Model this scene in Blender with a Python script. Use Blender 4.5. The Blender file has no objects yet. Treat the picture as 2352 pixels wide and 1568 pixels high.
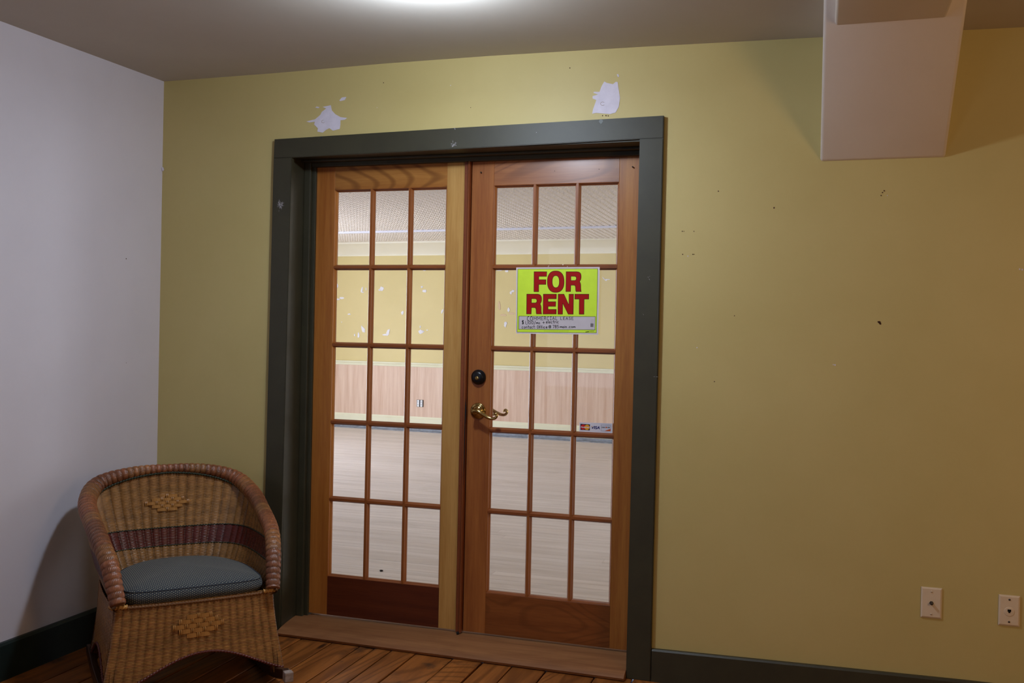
import bpy, bmesh, math, random
import numpy as np
from mathutils import Vector, Matrix
from mathutils.geometry import tessellate_polygon
random.seed(7); np.random.seed(7)
PI = math.pi
S = bpy.context.scene
COL = S.collection

# ------------------------------------------------------------------ camera
CAM = np.array([2.0959, -3.6293, 1.2875]); YAW, PITCH, ROLL, FOC = 0.3064, -0.00613, 0.02068, 2214.37
W_, H_ = 2352, 1568
def _axes():
    cy, sy, cp, sp, cr, sr = math.cos(YAW), math.sin(YAW), math.cos(PITCH), math.sin(PITCH), math.cos(ROLL), math.sin(ROLL)
    R = np.array([cy, sy, 0]); F0 = np.array([-sy, cy, 0]); Z = np.array([0, 0, 1.])
    F = cp*F0+sp*Z; U = -sp*F0+cp*Z
    return cr*R+sr*U, -sr*R+cr*U, F
AU, AV, AF = _axes()
cd = bpy.data.cameras.new('camera'); cam = bpy.data.objects.new('camera', cd); COL.objects.link(cam)
cd.sensor_width = 36; cd.lens = 36*FOC/W_; cd.clip_start = .05; cd.clip_end = 60
M = Matrix.Identity(4)
for i in range(3):
    M[i][0], M[i][1], M[i][2], M[i][3] = AU[i], AV[i], -AF[i], CAM[i]
cam.matrix_world = M; S.camera = cam

def on_plane(u, v, n, c):
    """point of the plane n.P = c measured in the photograph at (u, v)"""
    n = np.array(n, float); r = AF+AU*(u-W_/2)/FOC+AV*(H_/2-v)/FOC
    return CAM+r*(c-n@CAM)/(n@r)
def onY(u, v, y): return on_plane(u, v, (0, 1, 0), y)

# ------------------------------------------------------------------ world, lamps, exposure
w = bpy.data.worlds.new('world'); S.world = w; w.use_nodes = True
bg = w.node_tree.nodes['Background']; bg.inputs[0].default_value = (.55, .68, 1, 1); bg.inputs[1].default_value = .35
S.view_settings.view_transform = 'Standard'; S.view_settings.look = 'None'
S.view_settings.exposure = 0; S.view_settings.gamma = 1; S.view_settings.use_curve_mapping = False
def lamp(kind, name, loc, energy, color, size=.1, size_y=None, rot=(0, 0, 0), spread=None):
    d = bpy.data.lights.new(name, kind); d.energy = energy; d.color = color
    if kind == 'AREA':
        d.shape = 'RECTANGLE'; d.size = size; d.size_y = size_y or size
        if spread: d.spread = spread
    elif kind == 'SUN': d.angle = size
    else: d.shadow_soft_size = size
    o = bpy.data.objects.new(name, d); COL.objects.link(o); o.location = loc; o.rotation_euler = rot
    return o
LAMP = (.925, -.92, 2.283)
lamp('POINT', 'ceiling_bulb', LAMP, 23, (.72, .84, 1.0), .05)
lamp('AREA', 'ceiling_diffuser', (LAMP[0], LAMP[1], LAMP[2]-.025), 10, (.71, .83, 1.0), .14)
wl = lamp('AREA', 'room_lamp_warm', (4.0, -2.7, 1.55), 17, (1, .66, .36), .6, .9)
wl.rotation_euler = (Vector((2.9, 0, 1.5))-Vector((4.0, -2.7, 1.55))).to_track_quat('-Z', 'Y').to_euler()
lamp('AREA', 'rear_fill_near_room', (-.3, -6.2, 1.5), 12, (.72, .80, 1), 1.6, 1.5, (math.radians(90), 0, 0))  # added cool fill behind the camera, no window known there
# empty room beyond the doors: daylight from its left windows, plus an added fill
lamp('AREA', 'daylight_west_window', (-5.45, 4.4, 1.25), 500, (.76, .84, 1), 5.5, 2.2, (0, math.radians(-90), 0))
lamp('AREA', 'east_fill_far_room', (5.2, 4.0, 1.3), 170, (.84, .90, 1), 4.5, 2.2, (0, math.radians(90), 0))  # added weaker fill at the right end, no window known on that side

# ------------------------------------------------------------------ helpers
def tag(o, label=None, cat=None, group=None, kind=None):
    if label: o['label'] = label
    if cat: o['category'] = cat
    if group: o['group'] = group
    if kind: o['kind'] = kind
    return o
def empty(name, loc=(0, 0, 0), rz=0):
    o = bpy.data.objects.new(name, None); COL.objects.link(o); o.location = loc; o.rotation_euler = (0, 0, rz)
    o.empty_display_size = .05
    return o
def link(name, me, mat, parent=None, smooth=False):
    o = bpy.data.objects.new(name, me); COL.objects.link(o)
    if mat: me.materials.append(mat)
    if smooth:
        me.polygons.foreach_set('use_smooth', [True]*len(me.polygons))
    if parent: o.parent = parent
    return o
def mesh(name, verts, faces, mat, parent=None, smooth=False):
    me = bpy.data.meshes.new(name); me.from_pydata([tuple(map(float, v)) for v in verts], [], faces); me.update()
    return link(name, me, mat, parent, smooth)
def from_bm(name, bm, mat, parent=None, smooth=False):
    bmesh.ops.recalc_face_normals(bm, faces=bm.faces)
    me = bpy.data.meshes.new(name); bm.to_mesh(me); bm.free()
    return link(name, me, mat, parent, smooth)
def bm_box(bm, x0, x1, y0, y1, z0, z1, bev=0, seg=1):
    b = bmesh.new()
    vs = [b.verts.new((x, y, z)) for x in (x0, x1) for y in (y0, y1) for z in (z0, z1)]
    for f in ((0, 1, 3, 2), (4, 6, 7, 5), (0, 4, 5, 1), (2, 3, 7, 6), (0, 2, 6, 4), (1, 5, 7, 3)): b.faces.new([vs[i] for i in f])
    bmesh.ops.recalc_face_normals(b, faces=b.faces)
    if bev: bmesh.ops.bevel(b, geom=b.edges[:], offset=bev, segments=seg, affect='EDGES', profile=.6)
    me = bpy.data.meshes.new('t'); b.to_mesh(me); b.free(); bm.from_mesh(me); bpy.data.meshes.remove(me)
def box(name, x0, x1, y0, y1, z0, z1, mat, parent=None, bev=0.0015, seg=1):
    bm = bmesh.new(); bm_box(bm, x0, x1, y0, y1, z0, z1, bev, seg)
    return from_bm(name, bm, mat, parent)
def extrude_profile(name, prof, p0, p1, ax_a, ax_b, mat, parent=None, closed=True, smooth=False):
    """prof: list of (a, b) laid in axes ax_a/ax_b, swept from p0 to p1"""
    A, B = Vector(ax_a), Vector(ax_b); n = len(prof)
    v = [Vector(p0)+A*a+B*b for a, b in prof]+[Vector(p1)+A*a+B*b for a, b in prof]
    f = [(i, (i+1) % n, n+(i+1) % n, n+i) for i in range(n)]+[tuple(range(n))[::-1], tuple(range(n, 2*n))]
    bm = bmesh.new(); vs = [bm.verts.new(x) for x in v]
    for q in f: bm.faces.new([vs[i] for i in q])
    return from_bm(name, bm, mat, parent, smooth)
def lathe(name, prof, mat, parent=None, n=40, center=(0, 0, 0), axis='Y', smooth=True):
    """prof: (radius, height) pairs; axis: direction of +height"""
    v, f = [], []
    for r, h in prof:
        for k in range(n):
            a = 2*PI*k/n; c, s = r*math.cos(a), r*math.sin(a)
            v.append({'Y': (c, h, s), 'Z': (c, s, h), 'X': (h, c, s)}[axis])
    m = len(prof)
    for i in range(m-1):
        for k in range(n): f.append((i*n+k, i*n+(k+1) % n, (i+1)*n+(k+1) % n, (i+1)*n+k))
    f.append(tuple(range(n))); f.append(tuple((m-1)*n+k for k in range(n))[::-1])
    bm = bmesh.new(); vs = [bm.verts.new(Vector(x)+Vector(center)) for x in v]
    for q in f: bm.faces.new([vs[i] for i in q])
    return from_bm(name, bm, mat, parent, smooth)
def catmull(P, n=10):
    P = np.asarray(P, float); P = np.vstack([2*P[0]-P[1], P, 2*P[-1]-P[-2]]); o = []
    for i in range(1, len(P)-2):
        t = np.linspace(0, 1, n, endpoint=False)[:, None]
        o.append(.5*((2*P[i])+(-P[i-1]+P[i+1])*t+(2*P[i-1]-5*P[i]+4*P[i+1]-P[i+2])*t**2+(-P[i-1]+3*P[i]-3*P[i+1]+P[i+2])*t**3))
    return np.vstack(o+[P[-2:-1]])
def resample(P, n):
    P = np.asarray(P, float); d = np.r_[0, np.cumsum(np.linalg.norm(np.diff(P[:, :3], axis=0), axis=1))]
    t = np.linspace(0, d[-1], n)
    return np.stack([np.interp(t, d, P[:, k]) for k in range(P.shape[1])], 1), d[-1]
def frames(P):
    T = np.gradient(P, axis=0); T /= np.linalg.norm(T, axis=1)[:, None]+1e-12
    up = np.array([0, 0, 1.]); N = []; last = None
    for t in T:
        b = up-t*(up@t) if last is None else last-t*(last@t)
        if np.linalg.norm(b) < 1e-4: b = np.cross(t, [0, 1, 0])
        b /= np.linalg.norm(b); last = b; N.append(b)
    N = np.array(N); return T, N, np.cross(T, N)
def tube(name, P, rad, mat, parent=None, n=10, disp=None, smooth=True, cap=True, color=None):
    P = np.asarray(P, float); m = len(P); rad = np.broadcast_to(rad, (m,)); T, N, B = frames(P)
    a = np.arange(n)*2*PI/n
    R = rad[:, None]+(disp if disp is not None else 0)
    V = P[:, None, :]+R[:, :, None]*(N[:, None, :]*np.cos(a)[None, :, None]+B[:, None, :]*np.sin(a)[None, :, None])
    f = [(i*n+k, i*n+(k+1) % n, (i+1)*n+(k+1) % n, (i+1)*n+k) for i in range(m-1) for k in range(n)]
    if cap: f += [tuple(range(n))[::-1], tuple((m-1)*n+k for k in range(n))]
    o = mesh(name, V.reshape(-1, 3), f, mat, parent, smooth)
    if color is not None: set_col(o, color.reshape(-1, 3))
    return o
def set_col(o, c):
    at = o.data.color_attributes.new('Col', 'FLOAT_COLOR', 'POINT')
    at.data.foreach_set('color', np.hstack([c, np.ones((len(c), 1))]).astype(np.float32).ravel())
def flat_art(name, loops, place, mat, parent=None, z=0.0):
    """filled 2-D outline (with holes) laid on a surface by place(x, y, lift)"""
    cu = bpy.data.curves.new(name, 'CURVE'); cu.dimensions = '2D'; cu.fill_mode = 'BOTH'
    for L in loops:
        sp = cu.splines.new('POLY'); sp.points.add(len(L)-1)
        for i, (x, y) in enumerate(L): sp.points[i].co = (x*.01, -y*.01, 0, 1)
        sp.use_cyclic_u = True
    t = bpy.data.objects.new('tmp', cu); me = bpy.data.meshes.new_from_object(t)
    bpy.data.objects.remove(t); bpy.data.curves.remove(cu)
    for v in me.vertices: v.co = place(v.co.x*100, -v.co.y*100, z)
    me.name = name
    return link(name, me, mat, parent)
def text_art(name, body, x0, x1, ybase, hgt, place, mat, parent=None, z=0, shear=0, bold=0, skew=0):
    cu = bpy.data.curves.new(name, 'FONT'); cu.body = body; cu.fill_mode = 'BOTH'; cu.offset = bold; cu.shear = shear
    t = bpy.data.objects.new('tmp', cu); me = bpy.data.meshes.new_from_object(t)
    bpy.data.objects.remove(t); bpy.data.curves.remove(cu)
    c = np.array([v.co[:] for v in me.vertices]); mn, mx = c.min(0), c.max(0)
    for v in me.vertices:
        fx = (v.co.x-mn[0])/(mx[0]-mn[0]); fy = (v.co.y-mn[1])/(mx[1]-mn[1])
        v.co = place(x0+fx*(x1-x0), ybase-fy*hgt+skew*fx, z)
    return link(name, me, mat, parent)

# ------------------------------------------------------------------ materials
def sr(r, g, b):
    f = lambda c: (c/255/12.92) if c/255 <= .04045 else ((c/255+.055)/1.055)**2.4
    return (f(r), f(g), f(b), 1)
def mat_base(name):
    m = bpy.data.materials.new(name); m.use_nodes = True; nt = m.node_tree
    return m, nt, nt.nodes['Principled BSDF']
def nn(nt, t, **k):
    n = nt.nodes.new(t)
    for a, b in k.items(): setattr(n, a, b)
    return n
def coords(nt, scale=(1, 1, 1), kind='Object', rot=(0, 0, 0)):
    tc = nn(nt, 'ShaderNodeTexCoord'); mp = nn(nt, 'ShaderNodeMapping'); mp.inputs['Scale'].default_value = scale
    mp.inputs['Rotation'].default_value = rot
    nt.links.new(tc.outputs[kind], mp.inputs[0]); return mp.outputs[0]
def noise(nt, vec, scale, detail=4, rough=.55, dist=0):
    n = nn(nt, 'ShaderNodeTexNoise'); n.inputs['Scale'].default_value = scale; n.inputs['Detail'].default_value = detail
    n.inputs['Roughness'].default_value = rough; n.inputs['Distortion'].default_value = dist
    nt.links.new(vec, n.inputs['Vector']); return n.outputs['Fac']
def ramp(nt, fac, stops):
    r = nn(nt, 'ShaderNodeValToRGB'); e = r.color_ramp.elements
    while len(e) < len(stops): e.new(.5)
    for i, (p, c) in enumerate(stops): e[i].position = p; e[i].color = c
    nt.links.new(fac, r.inputs[0]); return r.outputs[0]
def bump(nt, p, h, strength, dist=.001):
    b = nn(nt, 'ShaderNodeBump'); b.inputs['Strength'].default_value = strength; b.inputs['Distance'].default_value = dist
    nt.links.new(h, b.inputs['Height']); nt.links.new(b.outputs[0], p.inputs['Normal'])
def mixc(nt, fac, a, b, mode='MIX'):
    m = nn(nt, 'ShaderNodeMix', data_type='RGBA', blend_type=mode)
    for s, v in ((0, fac), (6, a), (7, b)):
        if hasattr(v, 'links'): nt.links.new(v, m.inputs[s])
        else: m.inputs[s].default_value = v
    return m.outputs[2]
def paint(name, c, c2=None, rough=.6, sc=3, bm=.12, bsc=260, spec=.35):
    m, nt, p = mat_base(name); v = coords(nt)
    c2 = c2 or tuple(x*.93 for x in c[:3])+(1,)
    nt.links.new(ramp(nt, noise(nt, v, sc, 6, .6), [(.35, c2), (.65, c)]), p.inputs['Base Color'])
    p.inputs['Roughness'].default_value = rough; p.inputs['Specular IOR Level'].default_value = spec
    if bm: bump(nt, p, noise(nt, v, bsc, 3), bm)
    return m
def plain(name, c, rough=.5, metal=0, spec=.5, coat=0):
    m, nt, p = mat_base(name); v = coords(nt)
    nt.links.new(ramp(nt, noise(nt, v, 30, 3), [(.3, tuple(x*.94 for x in c[:3])+(1,)), (.7, c)]), p.inputs['Base Color'])
    p.inputs['Roughness'].default_value = rough; p.inputs['Metallic'].default_value = metal
    p.inputs['Specular IOR Level'].default_value = spec; p.inputs['Coat Weight'].default_value = coat
    return m
def wood(name, light, dark, axis='Z', rough=.38, sc=1, coat=.12, fine=1.0, figure=0.0, var=0.0, knots=False):
    """long-grained timber; axis = grain direction"""
    m, nt, p = mat_base(name)
    oi = nn(nt, 'ShaderNodeObjectInfo')
    k = {'X': (.06, 1, 1), 'Y': (1, .06, 1), 'Z': (1, 1, .06)}[axis]
    tc = nn(nt, 'ShaderNodeTexCoord'); add = nn(nt, 'ShaderNodeVectorMath', operation='ADD')
    mul = nn(nt, 'ShaderNodeVectorMath', operation='SCALE'); mul.inputs[0].default_value = (7.3, 5.1, 9.7)
    nt.links.new(oi.outputs['Random'], mul.inputs['Scale'])
    nt.links.new(tc.outputs['Object'], add.inputs[0]); nt.links.new(mul.outputs[0], add.inputs[1])
    mp = nn(nt, 'ShaderNodeMapping'); mp.inputs['Scale'].default_value = k; nt.links.new(add.outputs[0], mp.inputs[0])
    v = mp.outputs[0]
    g1 = noise(nt, v, 26*sc, 5, .6, .25); g2 = noise(nt, v, 170*sc, 3, .6)
    mp2 = nn(nt, 'ShaderNodeMapping'); mp2.inputs['Scale'].default_value = tuple(.22 if q < 1 else 1 for q in k); nt.links.new(add.outputs[0], mp2.inputs[0])
    g3 = noise(nt, mp2.outputs[0], 3.1*sc, 2, .5, .6)
    # growth figure: bands of a smooth field
    mm = nn(nt, 'ShaderNodeMath', operation='MULTIPLY'); mm.inputs[1].default_value = 60 if figure < .3 else 150; nt.links.new(g3, mm.inputs[0])
    sn = nn(nt, 'ShaderNodeMath', operation='SINE'); nt.links.new(mm.outputs[0], sn.inputs[0])
    mr = nn(nt, 'ShaderNodeMapRange'); mr.inputs['From Min'].default_value = .2; mr.inputs['From Max'].default_value = 1; nt.links.new(sn.outputs[0], mr.inputs[0])
    a = ramp(nt, g1, [(.3, dark), (.5, tuple((x+y)/2 for x, y in zip(light, dark))), (.68, light)])
    b = mixc(nt, .25*fine, a, ramp(nt, g2, [(.35, dark), (.6, light)]))
    fm = nn(nt, 'ShaderNodeMath', operation='MULTIPLY'); fm.inputs[1].default_value = figure; nt.links.new(mr.outputs[0], fm.inputs[0])
    c = mixc(nt, fm.outputs[0], b, tuple(x*.62 for x in dark[:3])+(1,))
    if var:
        hs = nn(nt, 'ShaderNodeHueSaturation'); vr = nn(nt, 'ShaderNodeMapRange')
        vr.inputs['To Min'].default_value = 1-var; vr.inputs['To Max'].default_value = 1+var
        nt.links.new(oi.outputs['Random'], vr.inputs[0]); nt.links.new(vr.outputs[0], hs.inputs['Value']); nt.links.new(c, hs.inputs['Color']); c = hs.outputs[0]
    if knots:
        vo = nn(nt, 'ShaderNodeTexVoronoi'); vo.inputs['Scale'].default_value = 1
        mp3 = nn(nt, 'ShaderNodeMapping'); mp3.inputs['Scale'].default_value = (9, 2.6, 9) if axis == 'Y' else (2.6, 9, 9); nt.links.new(add.outputs[0], mp3.inputs[0])
        nt.links.new(mp3.outputs[0], vo.inputs['Vector'])
        kc = ramp(nt, vo.outputs['Distance'], [(.05, (1, 1, 1, 1)), (.13, (0, 0, 0, 1))])
        c = mixc(nt, kc, c, sr(48, 26, 12))
        w1 = ramp(nt, noise(nt, tc.outputs['Object'], 4.0, 5, .65), [(.60, (0, 0, 0, 1)), (.70, (1, 1, 1, 1))])
        c = mixc(nt, mixc(nt, .75, (0, 0, 0, 1), w1), c, sr(58, 42, 32))
    nt.links.new(c, p.inputs['Base Color'])
    p.inputs['Roughness'].default_value = rough; p.inputs['Specular IOR Level'].default_value = .3; p.inputs['Coat Weight'].default_value = coat; p.inputs['Coat Roughness'].default_value = .25
    bump(nt, p, g2, .12, .0006)
    return m

YEL = paint('yellow_wall_paint', sr(201, 184, 124), sr(195, 178, 117), .5, 1.6, .18, 330)
WHT = paint('lilac_white_wall_paint', sr(224, 220, 230), sr(219, 215, 225), .75, 2, .2, 300)
CEIL = paint('beige_ceiling_paint', sr(200, 192, 180), sr(195, 187, 175), .85, 2, .25, 400)
GRN = paint('olive_trim_paint', sr(58, 55, 38), sr(52, 49, 34), .5, 9, .1, 140, .5)
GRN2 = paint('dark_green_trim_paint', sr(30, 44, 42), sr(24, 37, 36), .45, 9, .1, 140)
SOF = paint('white_soffit_paint', sr(226, 214, 204), sr(221, 208, 198), .7, 2, .2, 300)
PATCH = paint('white_spackle', sr(224, 218, 232), sr(214, 208, 222), .9, 30, .3, 200)
FIRP = wood('pale_fir_upright', sr(200, 156, 90), sr(170, 122, 60), 'Z', fine=1.0)
FIRM = wood('amber_fir_upright', sr(182, 118, 52), sr(148, 84, 32), 'Z', fine=.9)
FIRR = wood('red_brown_fir_upright', sr(168, 104, 50), sr(130, 70, 29), 'Z', fine=1.0, coat=.3)
FIRRH = wood('red_brown_fir_rail', sr(168, 108, 60), sr(134, 76, 38), 'X', figure=.5, sc=.9, coat=.35)
FIRPH = wood('figured_fir_top_rail', sr(180, 124, 60), sr(150, 92, 38), 'X', figure=.75, sc=1.1)
FIRDH = wood('dark_fir_bottom_rail', sr(100, 44, 18), sr(76, 28, 10), 'X', figure=.1, sc=1, rough=.6, coat=0)
FIRBH = wood('brown_fir_bottom_rail', sr(140, 82, 38), sr(112, 58, 24), 'X', figure=.35, sc=1.2, coat=0)
MUNV = wood('fir_muntin_upright', sr(160, 96, 46), sr(128, 68, 28), 'Z')
MUNH = wood('fir_muntin_cross', sr(148, 84, 40), sr(118, 60, 26), 'X')
ASTR = wood('brown_fir_astragal', sr(136, 72, 38), sr(102, 46, 22), 'Z', coat=.4)
SILLM = wood('worn_oak_threshold', sr(162, 112, 70), sr(124, 78, 44), 'X', sc=.8, rough=.6, coat=0, figure=.15)
PINE = wood('old_pine_floor_board', sr(172, 106, 48), sr(118, 66, 26), 'Y', sc=.8, rough=.42, coat=.15, figure=.55, var=.14, knots=True)
FARF = wood('washed_strip_floor', sr(230, 222, 222), sr(208, 196, 192), 'X', sc=.55, rough=.5, coat=.1, figure=.15, var=.05)
DARK = plain('dark_gap', sr(22, 14, 10), .9)
BLACK = plain('black_ink', sr(10, 12, 12), .7, 0, .2)
YELF = paint('yellow_far_wall_paint', sr(222, 204, 146), sr(216, 198, 139), .5, 1.2, .1, 200)
PINK = None
CREAM = paint('cream_trim_paint', sr(240, 234, 216), sr(236, 230, 210), .5, 4, .05)
CREAMG = paint('pale_green_cream_trim_paint', sr(236, 234, 208), sr(230, 228, 200), .5, 4, .05)
TIN = plain('beige_tin', sr(232, 222, 212), .34, 0, .6)
BRASS = plain('polished_brass', sr(190, 162, 100), .14, 1)
BRONZE = plain('black_lock_metal', sr(20, 20, 24), .32, .3, .5)
STEEL = plain('dull_screw', sr(96, 92, 90), .4, 1)
IVORY = plain('ivory_plastic', sr(226, 208, 184), .4)
SHEET = plain('white_sign_plastic', sr(226, 214, 218), .4)

def pink_mat():
    m, nt, p = mat_base('pink_streaked_wainscot'); v = coords(nt, (1, 1, .05))
    nt.links.new(ramp(nt, noise(nt, v, 22, 5, .65), [(.3, sr(206, 168, 144)), (.65, sr(228, 200, 180))]), p.inputs['Base Color'])
    p.inputs['Roughness'].default_value = .5; return m
PINK = pink_mat()
def glass_mat():
    m = bpy.data.materials.new('pane_glass'); m.use_nodes = True; nt = m.node_tree; nt.nodes.clear()
    out = nn(nt, 'ShaderNodeOutputMaterial'); tr = nn(nt, 'ShaderNodeBsdfTransparent'); tr.inputs[0].default_value = (.97, .975, .96, 1)
    gl = nn(nt, 'ShaderNodeBsdfGlossy'); gl.inputs['Roughness'].default_value = .02
    df = nn(nt, 'ShaderNodeBsdfDiffuse'); df.inputs[0].default_value = (.8, .78, .75, 1)
    fr = nn(nt, 'ShaderNodeFresnel'); fr.inputs[0].default_value = 1.5
    a = nn(nt, 'ShaderNodeMixShader'); b = nn(nt, 'ShaderNodeMixShader')
    v = coords(nt); h = ramp(nt, noise(nt, v, 3, 4), [(.3, (.012, .012, .012, 1)), (.8, (.05, .05, .05, 1))])
    nt.links.new(h, a.inputs[0]); nt.links.new(tr.outputs[0], a.inputs[1]); nt.links.new(df.outputs[0], a.inputs[2])
    nt.links.new(fr.outputs[0], b.inputs[0]); nt.links.new(a.outputs[0], b.inputs[1]); nt.links.new(gl.outputs[0], b.inputs[2])
    nt.links.new(b.outputs[0], out.inputs[0]); return m
GLASS = glass_mat()

# ------------------------------------------------------------------ near room shell
XL, XR, YB = -.704, 5.2, -6.4
CX = [-.704, -.145, .366, .84, 1.48, 2.08, 2.54, 2.74]; CZ = [2.3874, 2.3896, 2.3970, 2.3974, 2.3900, 2.3795, 2.3695, 2.3652]
def ceil_z(x, y): return float(np.interp(x, CX, CZ))-.017*min(1, -y/.9)
def ceil_mesh():
    xs = CX+[3.4, XR]; ys = [0, -.3, -.6, -.9, -1.5, -2.5, -4, YB]; v = []; f = []
    for y in ys:
        for x in xs: v.append((x, y, ceil_z(x, y)))
    n = len(xs)
    for j in range(len(ys)-1):
        for i in range(n-1): a = j*n+i; f.append((a, a+1, a+n+1, a+n))
    m = len(v); v += [(x, y, z+.12) for x, y, z in v]; f += [tuple(m+q for q in t)[::-1] for t in f]
    return mesh('ceiling', v, f, CEIL, None, True)
o = ceil_mesh(); tag(o, 'plain beige painted ceiling of the near room', kind='structure')

# back wall with the doorway in it (wall plane y = 0, thickness .2)
OX0, OX1, OZ = -.060, 1.452, 2.045
def wall_back():
    bm = bmesh.new()
    def quad(ps):
        vs = [bm.verts.new(p) for p in ps]; bm.faces.new(vs)
    XA, XB = XL, XR
    for y in (0.0, .20):
        zt = 2.50
        quad([(XA, y, 0), (OX0, y, 0), (OX0, y, zt), (XA, y, zt)])
        quad([(OX1, y, 0), (XB, y, 0), (XB, y, zt), (OX1, y, zt)])
        quad([(OX0, y, OZ), (OX1, y, OZ), (OX1, y, zt), (OX0, y, zt)])
    quad([(OX0, 0, 0), (OX0, .2, 0), (OX0, .2, OZ), (OX0, 0, OZ)])
    quad([(OX1, 0, 0), (OX1, .2, 0), (OX1, .2, OZ), (OX1, 0, OZ)])
    quad([(OX0, 0, OZ), (OX0, .2, OZ), (OX1, .2, OZ), (OX1, 0, OZ)])
    bmesh.ops.remove_doubles(bm, verts=bm.verts, dist=1e-5)
    return from_bm('wall_back', bm, YEL)
WB = wall_back(); tag(WB, 'yellow painted wall with white spackle patches around the glazed double doors', kind='structure')
o = box('wall_left', XL-.1, XL, YB, .2, 0, 2.5, WHT, None, 0); tag(o, 'lilac white painted wall at the left of the corner', kind='structure')
o = box('wall_right', XR, XR+.1, YB, .2, 0, 2.5, YEL, None, 0); tag(o, kind='structure')
o = box('wall_rear', XL, XR, YB-.1, YB, 0, 2.5, YEL, None, 0); tag(o, kind='structure')

# floor: sub-floor and old boards that run towards the doors
FL = box('floor', XL, XR, YB, .0, -.06, -.020, DARK, None, 0); tag(FL, 'old amber pine board floor with dark gaps', kind='structure')
seams = [XL+.002, -.553, -.425, -.29, -.17, -.06, .063, .207, .332, .401, .477, .582, .742, .867, .989, 1.128, 1.318, 1.46, 1.60]
while seams[-1] < XR-.15: seams.append(seams[-1]+random.uniform(.11, .17))
def board(x0, x1, y0, y1):
    g = random.uniform(.0020, .0036); z = random.uniform(-.0012, .0008); tl = random.uniform(-.0012, .0012)
    n = max(2, int((y1-y0)/.25)); v = []; f = []
    jl = [random.uniform(-.0012, .0014) for _ in range(n+1)]; jr = [random.uniform(-.0014, .0012) for _ in range(n+1)]
    for i in range(n+1):
        y = y0+(y1-y0)*i/n
        if i == 0: y += g
        if i == n: y -= g
        a, b = x0+g+jl[i], x1-g+jr[i]
        v += [(a, y, -.02), (a, y, z-.002), (a+.0025, y, z), (b-.0025, y, z+tl), (b, y, z-.002+tl), (b, y, -.02)]
    for i in range(n):
        for k in range(5): p = i*6+k; f.append((p, p+1, p+7, p+6))
    f += [(0, 5, 4, 3, 2, 1), tuple(n*6+k for k in range(6))]
    mesh('floor_board', v, f, PINE, FL)
for i in range(len(seams)-1):
    x0, x1 = seams[i], seams[i+1]
    y = .0; cuts = [y]
    k = random.uniform(.9, 2.4)
    while cuts[-1] > -4.2: cuts.append(cuts[-1]-k); k = random.uniform(1.6, 3.2)
    for a, b in zip(cuts[:-1], cuts[1:]):
        board(x0, x1, max(b, YB), a)

# baseboards
def base_back():
    a, b = onY(1495, 1491, -.02), onY(2221, 1565, -.02)
    za, zb = a[2], b[2]+(XR-b[0])*(b[2]-a[2])/(b[0]-a[0])*.3
    zb = min(zb, .15); x0, x1 = 1.529, XR
    prof = lambda x, z: [(x, 0, 0), (x, -.020, 0), (x, -.020, z-.006), (x, -.014, z), (x, 0, z)]
    n = 24; v = []; f = []
    for i in range(n+1):
        x = x0+(x1-x0)*i/n; z = float(np.interp(x, [1.526, 2.08, 2.61, 4], [.1205, .1299, .1382, .14]))
        v += prof(x, z)
    for i in range(n):
        for k in range(5): p = i*5+k; q = i*5+(k+1) % 5; f.append((p, q, q+5, p+5))
    f += [(0, 1, 2, 3, 4), tuple(n*5+k for k in range(5))[::-1]]
    return mesh('baseboard_back', v, f, GRN)
tag(base_back(), 'olive grey baseboard right of the double doors', kind='structure')
o = extrude_profile('baseboard_left', [(0, 0), (.02, 0), (.02, .128), (.014, .137), (0, .137)], (XL, YB, 0), (XL, 0, 0), (1, 0, 0), (0, 0, 1), GRN2)
tag(o, 'dark green baseboard along the white left wall', kind='structure')
o = extrude_profile('baseboard_back_left', [(0, 0), (-.02, 0), (-.02, .128), (-.014, .137), (0, .137)], (XL+.02, 0, 0), (-.142, 0, 0), (0, 1, 0), (0, 0, 1), GRN2)
o.name = 'baseboard_corner'; tag(o, 'dark baseboard in the corner behind the wicker chair', kind='structure')

# soffit: an inclined box coming down the wall and a lower beam running to it along the ceiling
def soffit():
    x0, x1, zb = 2.093, 2.505, 1.934
    zt = 2.50; run = (zt-zb)*1.17
    def prism(pts, xa, xb, bev):
        bm = bmesh.new()
        A = [bm.verts.new((xa, y, z)) for y, z in pts]; B = [bm.verts.new((xb, y, z)) for y, z in pts]
        bm.faces.new(A); bm.faces.new(B[::-1]); n = len(pts)
        for i in range(n): bm.faces.new([A[i], B[i], B[(i+1) % n], A[(i+1) % n]])
        bmesh.ops.recalc_face_normals(bm, faces=bm.faces)
        bmesh.ops.bevel(bm, geom=[e for e in bm.edges], offset=bev, segments=4, affect='EDGES', profile=.5)
        return bm
    bm = prism([(0.02, zb), (-.004, zb), (-.004-run, zt), (0.02, zt)], x0, x1, .011)
    o = from_bm('soffit', bm, SOF, None, True); o.data.set_sharp_from_angle(angle=math.radians(50))
    bm = prism([(-.30, 2.288), (-4.5, 2.288), (-4.5, 2.5), (-.30, 2.5)], 2.128, 2.452, .009)
    b = from_bm('soffit_beam', bm, SOF, o, True); b.data.set_sharp_from_angle(angle=math.radians(50))
    return o
tag(soffit(), 'white boxed soffit sloping down from the ceiling to the yellow wall', kind='structure')

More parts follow.
